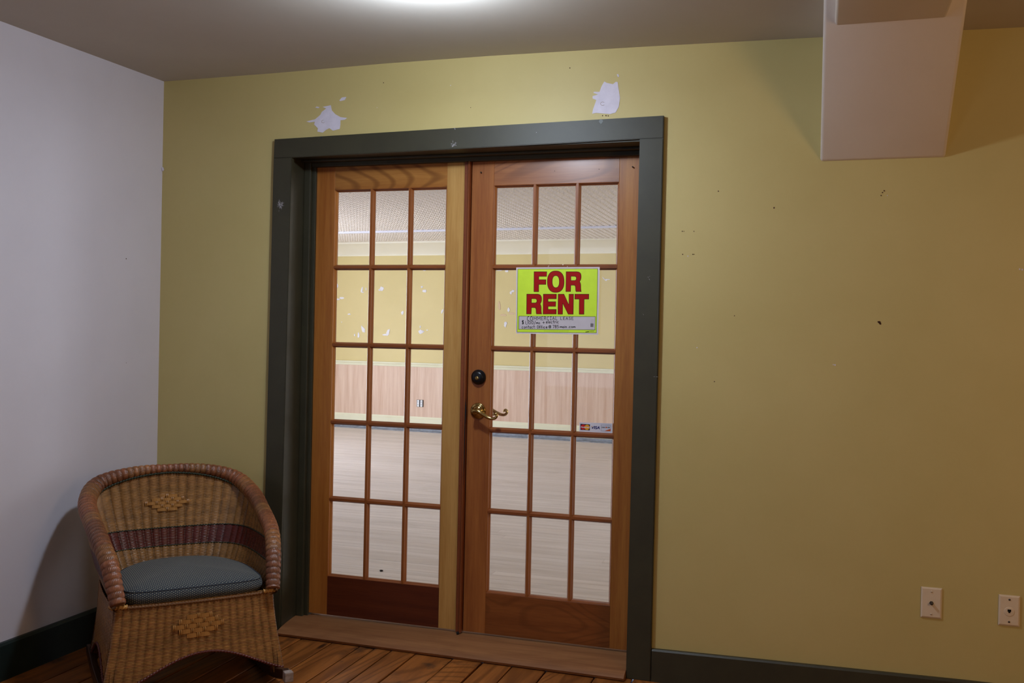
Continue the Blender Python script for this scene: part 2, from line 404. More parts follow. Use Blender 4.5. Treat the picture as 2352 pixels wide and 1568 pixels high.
# ------------------------------------------------------------------ door casing, jambs, threshold
CAS = empty('trim_1', (0, 0, 0)); tag(CAS, 'olive grey painted casing and jambs around the double doors', kind='structure')
T = .022
def casing_board(name, pts, mat=GRN):
    """pts: outline in (x, z) on the room side of the wall"""
    bm = bmesh.new(); A = [bm.verts.new((x, -T, z)) for x, z in pts]; B = [bm.verts.new((x, .0, z)) for x, z in pts]
    bm.faces.new(A); bm.faces.new(B[::-1]); n = len(pts)
    for i in range(n): bm.faces.new([A[i], B[i], B[(i+1) % n], A[(i+1) % n]])
    bmesh.ops.recalc_face_normals(bm, faces=bm.faces)
    bmesh.ops.bevel(bm, geom=[e for e in bm.edges if all(v.co.y < -T+1e-5 for v in e.verts)], offset=.0022, segments=2, affect='EDGES')
    return from_bm(name, bm, mat, CAS)
casing_board('side_casing', [(-.142, 0), (-.058, 0), (-.0405, 2.0205), (-.1275, 2.0205)])
casing_board('side_casing', [(1.4335, 0), (1.526, 0), (1.531, 2.0370), (1.4425, 2.0370)])
casing_board('head_casing', [(-.1275, 2.0212), (-.0405, 2.0212), (.70, 2.0285), (1.4425, 2.0376), (1.531, 2.0376), (1.5312, 2.1216), (.6868, 2.1131), (-.1247, 2.102)])
box('jamb', -.068, -.053, -.010, .20, 0, 2.045, GRN, CAS, .001)
box('threshold_end', 1.4328, 1.446, -.0005, .20, .003, .038, SILLM, CAS, .002)
box('jamb', 1.446, 1.461, -.010, .20, 0, 2.045, GRN, CAS, .001)
box('head_jamb', -.053, 1.446, -.010, .20, 2.030, 2.048, GRN, CAS, .001)
box('door_stop', -.053, -.020, .106, .19, .03, 2.030, GRN, CAS, .004, 2)
box('door_stop', -.020, -.003, .122, .19, .03, 2.010, GRN, CAS, .003, 2)
box('door_stop', 1.437, 1.446, .106, .19, .03, 2.030, GRN, CAS, .002)
box('head_stop', -.053, 1.446, .080, .19, 2.020, 2.030, GRN, CAS, .003, 2)
box('head_stop', -.02, 1.437, .112, .19, 2.003, 2.022, GRN, CAS, .003, 2)
# threshold
bm = bmesh.new()
prof = [(-.047, .003), (-.050, .012), (-.040, .021), (-.015, .029), (.03, .037), (.08, .043), (.13, .046), (.20, .046), (.20, .003)]
A = [bm.verts.new((-.052, y, z)) for y, z in prof]; B = [bm.verts.new((1.4328, y-(.012 if y < 0 else 0), z)) for y, z in prof]
# front lip is notched around the casings
bm.faces.new(A); bm.faces.new(B[::-1])
for i in range(len(prof)): bm.faces.new([A[i], B[i], B[(i+1) % len(prof)], A[(i+1) % len(prof)]])
o = from_bm('trim_2', bm, SILLM, None, True); o.data.set_sharp_from_angle(angle=math.radians(35))
tag(o, 'worn brown wooden threshold under the double doors', kind='structure')

# ------------------------------------------------------------------ glazed doors
D = .133; TH = .036
GZ0, GH, GW = .2239, 1.680, .5227
ZR = [GZ0+GH*k/5 for k in range(1, 5)]
def munt_profile(h=.0115):
    return [(-.0045, 0), (.0045, 0), (.0062, .0022), (.0066, .005), (.0095, .011), (h, .0135), (h, .0215), (.0095, .025), (.0066, .031), (.0045, TH), (-.0045, TH), (-.0066, .031), (-.0095, .025), (-h, .0215), (-h, .0135), (-.0095, .011), (-.0066, .005), (-.0062, .0022)]
def stick_profile():
    # moulded edge of stile or rail towards the glass: (distance into opening, depth)
    return [(0, .0008), (.0022, .0016), (.0026, .0045), (.0060, .0105), (.0085, .0130), (.0085, .0220), (.0060, .0260), (.0026, .0320), (0, TH-.0008)]
def door(name, label, xs0, gx0, xs1, mats):
    gx1 = gx0+GW; zb, zt = .056, 2.028
    r = empty(name, (0, 0, 0)); tag(r, label, kind='structure')
    box('stile', xs0, gx0, D, D+TH, zb, zt, mats['sl'], r, .0012)
    box('stile', gx1, xs1, D, D+TH, zb, zt, mats['sr'], r, .0012)
    box('bottom_rail', gx0, gx1, D+.0004, D+TH-.0004, zb, GZ0, mats['br'], r, .0006)
    box('top_rail', gx0, gx1, D+.0004, D+TH-.0004, GZ0+GH, zt, mats['tr'], r, .0006)
    sp = stick_profile()
    z0, z1 = GZ0, GZ0+GH
    extrude_profile('glazing_bead', sp, (gx0, D, z0), (gx0, D, z1), (1, 0, 0), (0, 1, 0), mats['bv'], r)
    extrude_profile('glazing_bead', sp, (gx1, D, z0), (gx1, D, z1), (-1, 0, 0), (0, 1, 0), mats['bv'], r)
    extrude_profile('glazing_bead', sp, (gx0, D, z0), (gx1, D, z0), (0, 0, 1), (0, 1, 0), mats['bh'], r)
    extrude_profile('glazing_bead', sp, (gx0, D, z1), (gx1, D, z1), (0, 0, -1), (0, 1, 0), mats['bh'], r)
    xm = [gx0+.1755, gx0+.3535]
    mp = munt_profile()
    for z in ZR: extrude_profile('muntin', mp, (gx0, D+.0006, z), (gx1, D+.0006, z), (0, 0, 1), (0, 1, 0), mats['mh'], r)
    ze = [z0]+ZR+[z1]
    for x in xm:
        for k in range(5):
            a = ze[k]+(.004 if k else 0); b = ze[k+1]-(.004 if k < 4 else 0)
            extrude_profile('muntin', mp, (x, D+.0006, a), (x, D+.0006, b), (1, 0, 0), (0, 1, 0), mats['mv'], r)
    xe = [gx0]+xm+[gx1]
    for i in range(3):
        for k in range(5):
            a = xe[i]+.008; b = xe[i+1]-.008; c = ze[k]+.008; d = ze[k+1]-.008
            y = D+.0165
            mesh('pane', [(a, y, c), (b, y, c), (b, y, d), (a, y, d)], [(0, 1, 2, 3)], GLASS, r)
    return r
D1 = door('door_1', 'left leaf of the glazed double doors, paler fir with fifteen panes', -.004, .0840, .6870,
     dict(sl=FIRM, sr=FIRP, br=FIRDH, tr=FIRPH, bv=FIRM, bh=MUNH, mv=MUNV, mh=MUNH))
D2 = door('door_2', 'right leaf of the glazed double doors, redder fir with lock and brass lever', .7175, .8137, 1.4440,
     dict(sl=FIRR, sr=FIRM, br=FIRBH, tr=FIRRH, bv=MUNV, bh=MUNH, mv=MUNV, mh=MUNH))
# astragal with its rounded edge, fixed to the left leaf
ap = [(0, 0), (0, -.008), (.002, -.010), (.014, -.010), (.0165, -.0155), (.0205, -.0185), (.0245, -.0155), (.0265, -.009), (.0272, 0), (.0272, .03), (0, .03)]
extrude_profile('astragal', ap, (.6872, D, .052), (.6872, D, 2.02), (1, 0, 0), (0, 1, 0), ASTR, D1)
box('meeting_gap', .7144, .7175, D+.012, D+.03, .056, 2.02, DARK, D1, 0)
# nails in the astragal
for z in (1.955, 1.70, 1.545, 1.17, .93, .66, .50, .25):
    lathe('nail_hole', [(.0012, -.0003), (.0012, 0)], DARK, D1, 8, (.6935, D-.010, z))
# dead bolt
def deadbolt():
    c = (.7655, D, 1.113)
    a = lathe('deadbolt', [(.0300, 0), (.0312, -.003), (.0312, -.008), (.0300, -.011), (.0262, -.013), (.0255, -.0165), (.0225, -.019), (.0215, -.0205), (.012, -.0212), (.0095, -.0215)], BRONZE, D2, 56, c)
    a['label'] = 'black round dead bolt'
    k = lathe('key_cylinder', [(.0082, -.0205), (.0080, -.0232), (.0062, -.0236)], BRASS, a, 24, (c[0]-.0015, c[1], c[2]-.0035))
    return a
deadbolt()
def lever(side, yb, sgn):
    """brass scroll lever; sgn -1 = on the near face"""
    c = np.array([.7655, yb, .9735])
    pr = [(.0330, 0), (.0335, .002), (.0325, .005), (.0300, .0068), (.0245, .0078), (.0225, .0095), (.0205, .0125), (.0165, .0145), (.0125, .0160), (.0115, .030), (.0120, .044), (.0118, .052), (.0085, .0555)]
    a = lathe('lever_rosette', [(r, h*sgn) for r, h in pr], BRASS, D2, 56, tuple(c)); a['label'] = 'polished brass rosette and lever'
    pts = [(-.004, .046, .003), (.010, .0495, .0045), (.026, .0510, .0000), (.042, .0505, -.0075), (.060, .0495, -.0155), (.078, .0490, -.0205), (.092, .0485, -.0195), (.1005, .048, -.0125), (.1010, .0475, -.0035), (.0955, .047, .0005), (.0900, .047, -.0030), (.0905, .047, -.0080)]
    kx, kz = (.95, -.0045) if sgn < 0 else (.96, .0015)
    P = catmull([(c[0]+x*kx, c[1]+sgn*y, c[2]+z+kz*min(1, max(0, x/.06))) for x, y, z in pts], 8)
    t = np.linspace(0, 1, len(P)); rad = np.interp(t, [0, .1, .45, .75, .88, 1], [.0105, .0095, .0062, .0056, .0052, .0058])
    tube('lever_handle', P, rad, BRASS, a, 16)
lever('near', D, -1)
lever('far', D+TH, 1)
# screw ends in the right leaf
for (u, v) in ((1105.5, 396), (1453.5, 383.5)):
    p = onY(u, v, D-.004)
    lathe('hook_screw', [(.0022, .004), (.0028, -.003), (.0030, -.006), (.0018, -.0085)], STEEL, D2, 14, tuple(p))
for (u, v) in ((1274, 392.5), (1376, 388.5)):
    p = onY(u, v, D); lathe('nail_hole', [(.0014, -.0004), (.0014, 0)], DARK, D2, 8, tuple(p))

# ------------------------------------------------------------------ marks on the near walls and casing
def blob_on(name, pts, y, mat, parent, th=.0012, depth_n=None):
    P = [onY(u, v, y) for u, v in pts]; c = sum(P)/len(P); n = len(P)
    V = [(p[0], y, p[2]) for p in P]+[(p[0], y-th, p[2]) for p in P]
    f = [(i, (i+1) % n, n+(i+1) % n, n+i) for i in range(n)]+[tuple(range(n, 2*n))]
    tri = tessellate_polygon([[Vector(v) for v in V[n:]]])
    f = f[:-1]+[tuple(n+i for i in t) for t in tri]
    return mesh(name, V, f, mat, parent)
k = 1/2.94
def c3(L): return [(680+x*k, 160+y*k) for x, y in L]
blob_on('spackle_patch', c3([(70, 350), (130, 335), (165, 305), (175, 285), (205, 262), (180, 252), (235, 240), (242, 275), (265, 300), (300, 320), (345, 326), (330, 338), (300, 342), (300, 370), (295, 400), (250, 412), (225, 395), (205, 405), (180, 425), (145, 418), (148, 395), (122, 370), (128, 352), (90, 356)]), -.0003, PATCH, WB)
blob_on('spackle_patch', c3([(293, 208), (310, 188), (340, 184), (330, 205), (300, 212)]), -.0003, PATCH, WB)
blob_on('spackle_patch', c3([(130, 256), (140, 249), (160, 253), (150, 260)]), -.0003, PATCH, WB)
blob_on('spackle_patch', c3([(2070, 100), (2082, 80), (2100, 90), (2140, 98), (2160, 82), (2172, 84), (2175, 110), (2188, 190), (2180, 250), (2158, 290), (2120, 300), (2060, 295), (2025, 292), (2000, 298), (2005, 270), (2028, 205), (2003, 195), (2003, 178), (2040, 168), (2010, 158), (2010, 150), (2050, 150), (2060, 120)]), -.0003, PATCH, WB)
blob_on('spackle_patch', c3([(2166, 32), (2176, 30), (2182, 44), (2174, 52)]), -.0003, PATCH, WB)
def dot_on(u, v, r, mat, parent, y=-.0004, name='nail_hole'):
    p = onY(u, v, y); n = 8; e = r*3.7/FOC
    V = [(p[0]+e*math.cos(2*PI*i/n)*random.uniform(.7, 1.2), y, p[2]+e*math.sin(2*PI*i/n)*random.uniform(.7, 1.2)) for i in range(n)]
    V += [(a, y-.0004, b) for a, _, b in V]
    f = [(i, (i+1) % n, n+(i+1) % n, n+i) for i in range(n)]+[tuple(range(n, 2*n))]
    return mesh(name, V, f, mat, parent)
HOLE = plain('dark_hole', sr(70, 38, 22), .9); CHIP = plain('grey_paint_chip', sr(196, 192, 198), .8)
for u, v, r in ((1650, 439, 1.7), (1778, 477, 1.8), (1309, 156, 1.4), (881, 190, 1.2), (2031, 438, 1.8), (2027, 442, 1.4), (2024, 449, 1.2), (1567, 531, 1.3), (1571, 531, 1.1), (1594, 531, 1.2), (1568, 584, 1.5), (1591, 584, 1.1), (1594, 584, 1.0), (1687, 725, 1.2), (1641, 876, 1.3), (2020, 740, 3.2), (2022, 743, 2.2), (2017, 739, 1.5), (1384, 265.5, 1.5), (1392, 265.5, 1.6), (1397, 266, 1.5), (1081, 247, 1.0)):
    dot_on(u, v, r, HOLE, WB)
for u, v, r in ((2038, 449, 1.2), (1580, 588, 1.4), (1601, 798, 1.3), (1918, 838, 2.0), (1914, 837, 1.2), (2342, 618, 1.8), (2348, 619, 2.0), (1035, 196, 1.0), (866, 247, .8)):
    dot_on(u, v, r, PATCH, WB, name='paint_chip')
# ring crack in the right patch, round dimple in the left one
def arc_on(u, v, r, a0, a1, y, mat, parent, name='scratch', wpx=.9):
    P = [onY(u+r*math.cos(a), v+r*.9*math.sin(a), y) for a in np.linspace(a0, a1, 14)]
    return tube(name, np.array(P), wpx*3.7/FOC/2, mat, parent, 6)
arc_on(1384, 238, 4.6, .6, 5.6, -.0018, plain('pale_brown_crack', sr(176, 158, 150), .9), WB)
arc_on(742, 279, 3.4, .3, 5.0, -.0018, bpy.data.materials['pale_brown_crack'], WB)
# chips and scuffs in the casing
def scuff(u, v, n, rr, seed, mat=CHIP, y=-T-.0003, sq=1.0):
    rnd = random.Random(seed); bm = bmesh.new()
    for i in range(n):
        a = rnd.uniform(0, 2*PI); r0 = rnd.uniform(0, .55)*rr; L = rnd.uniform(.2, .55)*rr
        cu, cv = u+r0*math.cos(a), v+r0*math.sin(a)*sq; b = a+rnd.uniform(-.6, .6)
        p, q = onY(cu, cv, y), onY(cu+L*math.cos(b), cv+L*math.sin(b)*sq, y)
        d = q-p; nrm = np.array([-d[2], 0, d[0]]); nrm = nrm/(np.linalg.norm(nrm)+1e-9)*rnd.uniform(.3, .8)*1.1/FOC*1.6
        vs = [bm.verts.new(x) for x in (p-nrm, q, p+nrm, p-d*.3)]
        bm.faces.new(vs)
    return from_bm('paint_chip', bm, mat, CAS)
scuff(643, 470, 60, 11, 3, sq=1.25); scuff(1042, 331, 34, 10, 4); scuff(1045, 297, 5, 5, 5, sq=1.6)
scuff(641, 484, 3, 2.5, 6)
dot_on(1380, 278.5, 5.0, plain('grey_blue_smudge', sr(112, 118, 118), .6), CAS, -T-.0002, 'smudge')
dot_on(738, 316, 3.2, plain('dark_blue_smudge', sr(34, 48, 54), .6), CAS, -T-.0002, 'smudge')
scuff(1478, 720, 3, 4, 8); scuff(1507, 865, 5, 9, 9, sq=.2); scuff(1491, 637, 3, 7, 10, sq=1); scuff(1233, 304, 2, 3, 11); scuff(827, 349, 1, 4, 12, sq=.2)

# ------------------------------------------------------------------ room beyond the doors
FA = -.0566; FD = 7.97                      # far wall: y = FD + FA*x
fy = lambda x, o=0: FD+FA*x-o
FX0, FX1, FY0, FZ = -5.6, 5.4, .20, 2.47
o = mesh('wall_far', [(FX0, fy(FX0), .0), (FX1, fy(FX1), .0), (FX1, fy(FX1), FZ+.1), (FX0, fy(FX0), FZ+.1)], [(0, 1, 2, 3)], YELF)
WF = o; tag(o, 'yellow far wall of the empty room seen through the panes, dotted with spackle', kind='structure')
def far_bar(name, prof, mat, label, x0=FX0, x1=FX1):
    """prof (out from wall, z)"""
    n = Vector((FA, -1, 0)).normalized() if False else Vector((-FA, -1, 0)).normalized()*1.0
    n = Vector((FA, -1, 0)).normalized()
    return tag(extrude_profile(name, prof, (x0, fy(x0), 0), (x1, fy(x1), 0), tuple(n), (0, 0, 1), mat), label, kind='structure')
far_bar('trim_3', [(.0, .19), (.006, .19), (.006, .850), (0, .850)], PINK, 'pink streaked wainscot on the far wall below the chair rail')
far_bar('trim_4', [(0, .846), (.018, .848), (.022, .862), (.016, .872), (.030, .888), (.030, .902), (0, .905)], CREAMG, 'pale cream chair rail on the far wall')
far_bar('baseboard_far', [(0, .045), (.022, .045), (.022, .160), (.012, .176), (.010, .192), (0, .192)], CREAMG, 'cream baseboard along the far wall')
far_bar('trim_5', [(0, .0), (.085, .0), (.085, .010), (.03, .014), (.022, .045), (0, .045)], paint('blue_grey_bare_strip', sr(150, 158, 172), sr(120, 126, 138), .6, 18, 0), 'blue grey bare strip on the floor along the far wall')
# cornice: cove with small ribs
cor = [(0, 2.318), (.016, 2.318), (.018, 2.328), (.014, 2.338)]
for i in range(9):
    a = i/8*PI/2; cor.append((.014+.21*(1-math.cos(a))*.6+.21*.4*math.sin(a), 2.338+.125*(.7*math.sin(a)+.3*(1-math.cos(a)))))
cor += [(.235, 2.462), (.235, 2.49), (0, 2.49)]
far_bar('trim_6', cor, CREAM, 'cream coved tin cornice under the far ceiling')
CORN = COL.objects['trim_6']
def cornice_ribs():
    bm = bmesh.new(); n = Vector((FA, -1, 0)).normalized(); t = Vector((1, FA, 0)).normalized()
    for i in range(230):
        x = -5.4+i*.034; base = Vector((x, fy(x), 0))
        q = base+n*.038+Vector((0, 0, 2.378)); r = base+n*.075+Vector((0, 0, 2.425)); h = .009
        c = (q+r)/2+n*.020-Vector((0, 0, .014))
        vs = [bm.verts.new(q-t*h), bm.verts.new(q+t*h), bm.verts.new(r+t*h), bm.verts.new(r-t*h), bm.verts.new(c)]
        for a, b in ((0, 1), (1, 2), (2, 3), (3, 0)): bm.faces.new([vs[a], vs[b], vs[4]])
    o = from_bm('cornice_ornament', bm, CREAM, CORN); o['kind'] = 'stuff'
cornice_ribs()
# tin ceiling: pressed panels
FC = mesh('ceiling_far', [(FX0, FY0, FZ+.012), (FX1, FY0, FZ+.012), (FX1, 8.5, FZ+.012), (FX0, 8.5, FZ+.012)], [(3, 2, 1, 0)], TIN)
tag(FC, 'beige pressed tin ceiling of the far room', kind='structure')
def tin_panel_mesh(s=.61, n=9):
    bm = bmesh.new(); c = s/n
    def V(x, y, z): return bm.verts.new((x, y, z))
    for i in range(n):
        for j in range(n):
            x, y = i*c, j*c
            o4 = [V(x, y, 0), V(x+c, y, 0), V(x+c, y+c, 0), V(x, y+c, 0)]
            m = .16*c; q4 = [V(x+m, y+m, -.010), V(x+c-m, y+m, -.010), V(x+c-m, y+c-m, -.010), V(x+m, y+c-m, -.010)]
            m = .30*c; r4 = [V(x+m, y+m, -.002), V(x+c-m, y+m, -.002), V(x+c-m, y+c-m, -.002), V(x+m, y+c-m, -.002)]
            t = V(x+c/2, y+c/2, -.020)
            for A, B in ((o4, q4), (q4, r4)):
                for k in range(4): bm.faces.new([A[k], A[(k+1) % 4], B[(k+1) % 4], B[k]])
            for k in range(4): bm.faces.new([r4[k], r4[(k+1) % 4], t])
    bmesh.ops.remove_doubles(bm, verts=bm.verts, dist=1e-5); bmesh.ops.recalc_face_normals(bm, faces=bm.faces)
    for f in bm.faces:
        if f.normal.z > 0: f.normal_flip()
    me = bpy.data.meshes.new('tin_panel'); bm.to_mesh(me); bm.free(); me.materials.append(TIN); return me
TP = tin_panel_mesh()
for i in range(14):
    for j in range(10):
        x = -6.0+i*.612; y = 2.2+j*.612
        if y+.61 > fy(x)-.02: continue
        o = bpy.data.objects.new('tin_panel', TP); COL.objects.link(o); o.location = (x, y, FZ+.010); o.parent = FC
# white surface raceway across the ceiling
n = Vector((FA, -1, 0)).normalized()
o = extrude_profile('trim_7', [(0, 0), (0, -.022), (.045, -.022), (.045, 0)], (FX0, fy(FX0, 1.52), FZ), (FX1, fy(FX1, 1.52), FZ), tuple(n), (0, 0, 1), plain('white_raceway', sr(226, 226, 240), .4))
tag(o, 'white raceway strip running across the tin ceiling', kind='structure')
# floor of the far room with strip boards
FF = box('floor_far', FX0, FX1, FY0, 8.45, -.06, -.012, DARK, None, 0); tag(FF, 'pale worn strip wood floor of the far room', kind='structure')
y = FY0+.001; rnd = random.Random(5)
while y < 8.4:
    wd = .083; x = FX0+rnd.uniform(0, 2)*-1
    segs = [FX0]
    while segs[-1] < FX1: segs.append(min(FX1, segs[-1]+rnd.uniform(4.5, 9)))
    for a, b in zip(segs[:-1], segs[1:]):
        if b-a < .05: continue
        z = rnd.uniform(-.0003, .0003)
        mesh('floor_strip', [(a+.0006, y+.0006, -.012), (b-.0006, y+.0006, -.012), (b-.0006, y+wd-.0006, -.012), (a+.0006, y+wd-.0006, -.012),
                             (a+.0006, y+.0006, z), (b-.0006, y+.0006, z), (b-.0006, y+wd-.0006, z), (a+.0006, y+wd-.0006, z)],
             [(4, 5, 6, 7), (0, 1, 5, 4), (3, 7, 6, 2), (0, 4, 7, 3), (1, 2, 6, 5)], FARF, FF)
    y += wd
o = box('wall_far_left', FX0-.1, FX0, FY0, 8.5, 0, FZ+.1, YELF, None, 0); tag(o, kind='structure')
o = box('wall_far_right', FX1, FX1+.1, FY0, 8.5, 0, FZ+.1, YELF, None, 0); tag(o, kind='structure')
# spackle on the far wall
FN = np.array([-FA, 1, 0])
rb = random.Random(11)
FARP = plain('white_far_spackle', sr(240, 238, 246), .9)
PINKP = paint('faint_pink_patch', sr(222, 196, 160), sr(222, 192, 156), .8, 30, 0)
def far_blob(u, v, w, h, mat=FARP, name='spackle_patch', lift=.003, lean=0):
    N = 11; V = []
    for i in range(N):
        a = 2*PI*i/N; r = rb.uniform(.65, 1.1)
        V.append(on_plane(u+w/2*r*math.cos(a)+lean*math.sin(a)*h/2, v+h/2*r*math.sin(a), FN, FD-lift))
    c = sum(V)/N; nrm = np.array([FA, -1, 0])
    V2 = [c+(p-c)*.9+nrm*.002 for p in V]
    f = [(i, (i+1) % N, N+(i+1) % N, N+i) for i in range(N)]+[tuple(range(N, 2*N))]
    return mesh(name, V+V2, f, mat, WF)
for x, y, w_, h_, ln in ((447, 222, 16, 46, -.2), (455, 242, 20, 10, 0), (290, 288, 40, 20, 0), (262, 296, 30, 14, .4), (600, 215, 34, 36, 0), (585, 224, 22, 12, 0), (938, 232, 40, 26, 0), (917, 200, 18, 16, 0), (347, 413, 27, 14, 0), (764, 402, 20, 32, 0), (1077, 390, 14, 38, -.3), (456, 530, 26, 62, .3), (420, 575, 17, 50, 0), (391, 576, 10, 24, 0), (652, 555, 26, 54, -.3), (628, 574, 36, 14, -.3), (904, 512, 9, 22, 0), (908, 550, 36, 38, 0), (926, 548, 22, 12, .5), (958, 538, 14, 10, 0), (254, 192, 16, 34, 0), (251, 140, 10, 24, 0), (480, 216, 8, 30, 0), (289, 476, 7, 9, 0), (936, 70, 26, 12, 0)):
    far_blob(700+x/3.408, 600+y/3.408, w_/3.408*1.12, h_/3.408*1.05, lean=ln)
for x, y, w_, h_ in ((215, 160, 110, 26), (132, 188, 20, 26), (345, 175, 60, 52), (455, 535, 60, 60), (420, 570, 46, 66), (378, 875, 50, 96), (325, 1110, 60, 60), (318, 1150, 50, 80)):
    far_blob(1120+x/7.84, 600+y/7.84, w_/7.84, h_/7.84)
for x, y, w_, h_ in ((210, 800, 56, 170), (280, 965, 160, 46), (430, 940, 150, 50)):
    far_blob(1120+x/7.84, 600+y/7.84, w_/7.84, h_/7.84, PINKP, 'faded_patch', .002)
for x, y, w_, h_, ln in ((140, 207, 14, 46, .8), (185, 217, 60, 14, 0), (166, 228, 30, 16, .5)):
    far_blob(1360+x/5.228, 600+y/5.228, w_/5.228, h_/5.228, lean=ln)

# double outlet without its cover in the far wainscot
def far_outlet():
    a = on_plane(957.5, 917.5, FN, FD-.007); b = on_plane(972.5, 934.5, FN, FD-.007)
    x0, x1, z0, z1 = a[0], b[0], b[2], a[2]; xm = (x0+x1)/2
    r = empty('electrical_outlet', (xm, fy(xm), z0)); r.rotation_euler = (0, 0, math.atan(FA))
    tag(r, 'uncovered twin electrical outlet in the pink wainscot beyond the left door', 'outlet')
    w, h = (x1-x0), (z1-z0)
    box('outlet_box', -w/2, w/2, -.012, -.006, 0, h, BLACK, r, .001)
    for s in (-1, 1):
        cx = s*w*.245
        g = box('receptacle', cx-w*.17, cx+w*.17, -.022, -.011, h*.03, h*.97, plain('white_receptacle_plastic', sr(236, 238, 244), .4), r, .004, 2)
        for zz in (.30, .70):
            for q in (-1, 1): box('slot', cx+q*w*.06-.0015, cx+q*w*.06+.0015, -.0225, -.0215, h*zz-.006, h*zz+.006, BLACK, g, 0)
far_outlet()
# debris on the far floor
p = on_plane(876, 1310, (0, 0, 1), .004)
bm = bmesh.new(); bmesh.ops.create_icosphere(bm, subdivisions=2, radius=.010, matrix=Matrix.Translation(p)@Matrix.Scale(.45, 4, (0, 0, 1)))
for v_ in bm.verts: v_.co += Vector((rb.uniform(-1, 1), rb.uniform(-1, 1), rb.uniform(-.4, .4)))*.0016
tag(from_bm('floor_debris', bm, BLACK), 'small dark crumb on the pale far floor behind the lower left panes', 'debris')

# ------------------------------------------------------------------ wall plates
def plate(corners, name, label, kind):
    P = [onY(u, v, -.005) for u, v in corners]; x0 = (P[0][0]+P[2][0])/2; x1 = (P[1][0]+P[3][0])/2; z1 = (P[0][2]+P[1][2])/2; z0 = (P[2][2]+P[3][2])/2
    w, h = x1-x0, z1-z0; cx = (x0+x1)/2
    r = empty(name, (cx, 0, z0)); tag(r, label, 'wall plate')
    bm = bmesh.new(); y = -.0065
    A = [(-w/2, 0), (w/2, 0), (w/2, h), (-w/2, h)]; b = .005
    B = [(-w/2+b, b), (w/2-b, b), (w/2-b, h-b), (-w/2+b, h-b)]
    va = [bm.verts.new((x, -.0005, z)) for x, z in A]; vm = [bm.verts.new((x, -.0035, z)) for x, z in A]; vb = [bm.verts.new((x, y, z)) for x, z in B]
    for L, K in ((va, vm), (vm, vb)):
        for i in range(4): bm.faces.new([L[i], L[(i+1) % 4], K[(i+1) % 4], K[i]])
    bm.faces.new(vb); bm.faces.new(va[::-1])
    from_bm('plate', bm, IVORY, r)
    for z in (h*.135, h*.865): 
        s = lathe('screw', [(.0034, -.0060), (.0034, -.0072), (.0022, -.0082)], IVORY if kind == 'coax' else STEEL, r, 14, (0, 0, z))
        box('slot', -.0028, .0028, -.0084, -.0080, z-.0005, z+.0005, DARK, s, 0)
    if kind == 'coax':
        c = lathe('coax_nut', [(.0068, -.006), (.0068, -.0085)], STEEL, r, 6, (0, 0, h*.5), smooth=False)
        lathe('coax_post', [(.0045, -.008), (.0045, -.020), (.0036, -.0205)], STEEL, c, 16, (0, 0, h*.5))
    else:
        j = lathe('jack_ring', [(.0165, -.006), (.0160, -.0072), (.0145, -.0076)], IVORY, r, 40, (0, 0, h*.47))
        box('jack_socket', -.0055, .0055, -.0078, -.0072, h*.47, h*.47+.008, BLACK, j, 0)
        box('jack_socket', -.0030, .0030, -.0078, -.0072, h*.47-.004, h*.47, BLACK, j, 0)
plate([(2116.5, 1347.5), (2166, 1351), (2114, 1417), (2161, 1421)], 'coax_plate', 'ivory wall plate with a metal coaxial connector, left of the pair', 'coax')
plate([(2293, 1365), (2342, 1369), (2294, 1435), (2343.5, 1439.5)], 'phone_plate', 'ivory wall plate with a phone jack, right of the pair', 'phone')

# ------------------------------------------------------------------ FOR RENT sign
SY = D-.0012
ks = 1/8.71
def SP(x, y, z=0):
    p = onY(1180+x*ks, 600+y*ks, SY-z); return Vector(p)
SG = empty('for_rent_sign', tuple(SP(870, 1455))); SGo = Vector(SG.location)
tag(SG, 'yellow and white FOR RENT sign with red letters taped to the right door', 'sign')
def SPL(x, y, z=0): return SP(x, y, z)-SGo
def slab(name, pts, place, mat, parent, z0, z1):
    A = [place(x, y, z1) for x, y in pts]; B = [place(x, y, z0) for x, y in pts]; n = len(pts)
    return mesh(name, A+B, [tuple(range(n))]+[(i, n+i, n+(i+1) % n, (i+1) % n) for i in range(n)]+[tuple(range(2*n-1, n-1, -1))], mat, parent)
SIGY = plain('fluorescent_yellow_print', sr(212, 246, 62), .5, 0, .3); SIGR = plain('red_print', sr(168, 8, 6), .6, 0, .2); SIGK = plain('dark_green_black_print', sr(8, 26, 16), .6, 0, .2)
SIGW = plain('white_write_in_panel', sr(206, 198, 204), .5); GREY = plain('grey_print', sr(120, 104, 112), .5)
slab('board', [(50, 122), (1720, 113), (1690, 1468), (45, 1445)], SPL, SHEET, SG, 0, .0012)
L1 = .0013
flat_art('border', [[(78, 150), (1684, 144), (1658, 1434), (63, 1418)]], SPL, SIGK, SG, L1)
flat_art('yellow_field', [[(85, 157), (1676, 151), (1651, 1427), (70, 1411)]], SPL, SIGY, SG, L1+.0002)
flat_art('panel_border', [[(99, 1092), (1637, 1102), (1629, 1374), (95, 1361)]], SPL, SIGK, SG, L1+.0004)
flat_art('write_in_panel', [[(107, 1099), (1630, 1109), (1622, 1367), (103, 1354)]], SPL, SIGW, SG, L1+.0006)
def sup(cx, cy, rx, ry, e=2.5, n=48):
    return [(cx+rx*abs(math.cos(a))**(2/e)*(1 if math.cos(a) > 0 else -1), cy+ry*abs(math.sin(a))**(2/e)*(1 if math.sin(a) > 0 else -1)) for a in [2*PI*i/n for i in range(n)]]
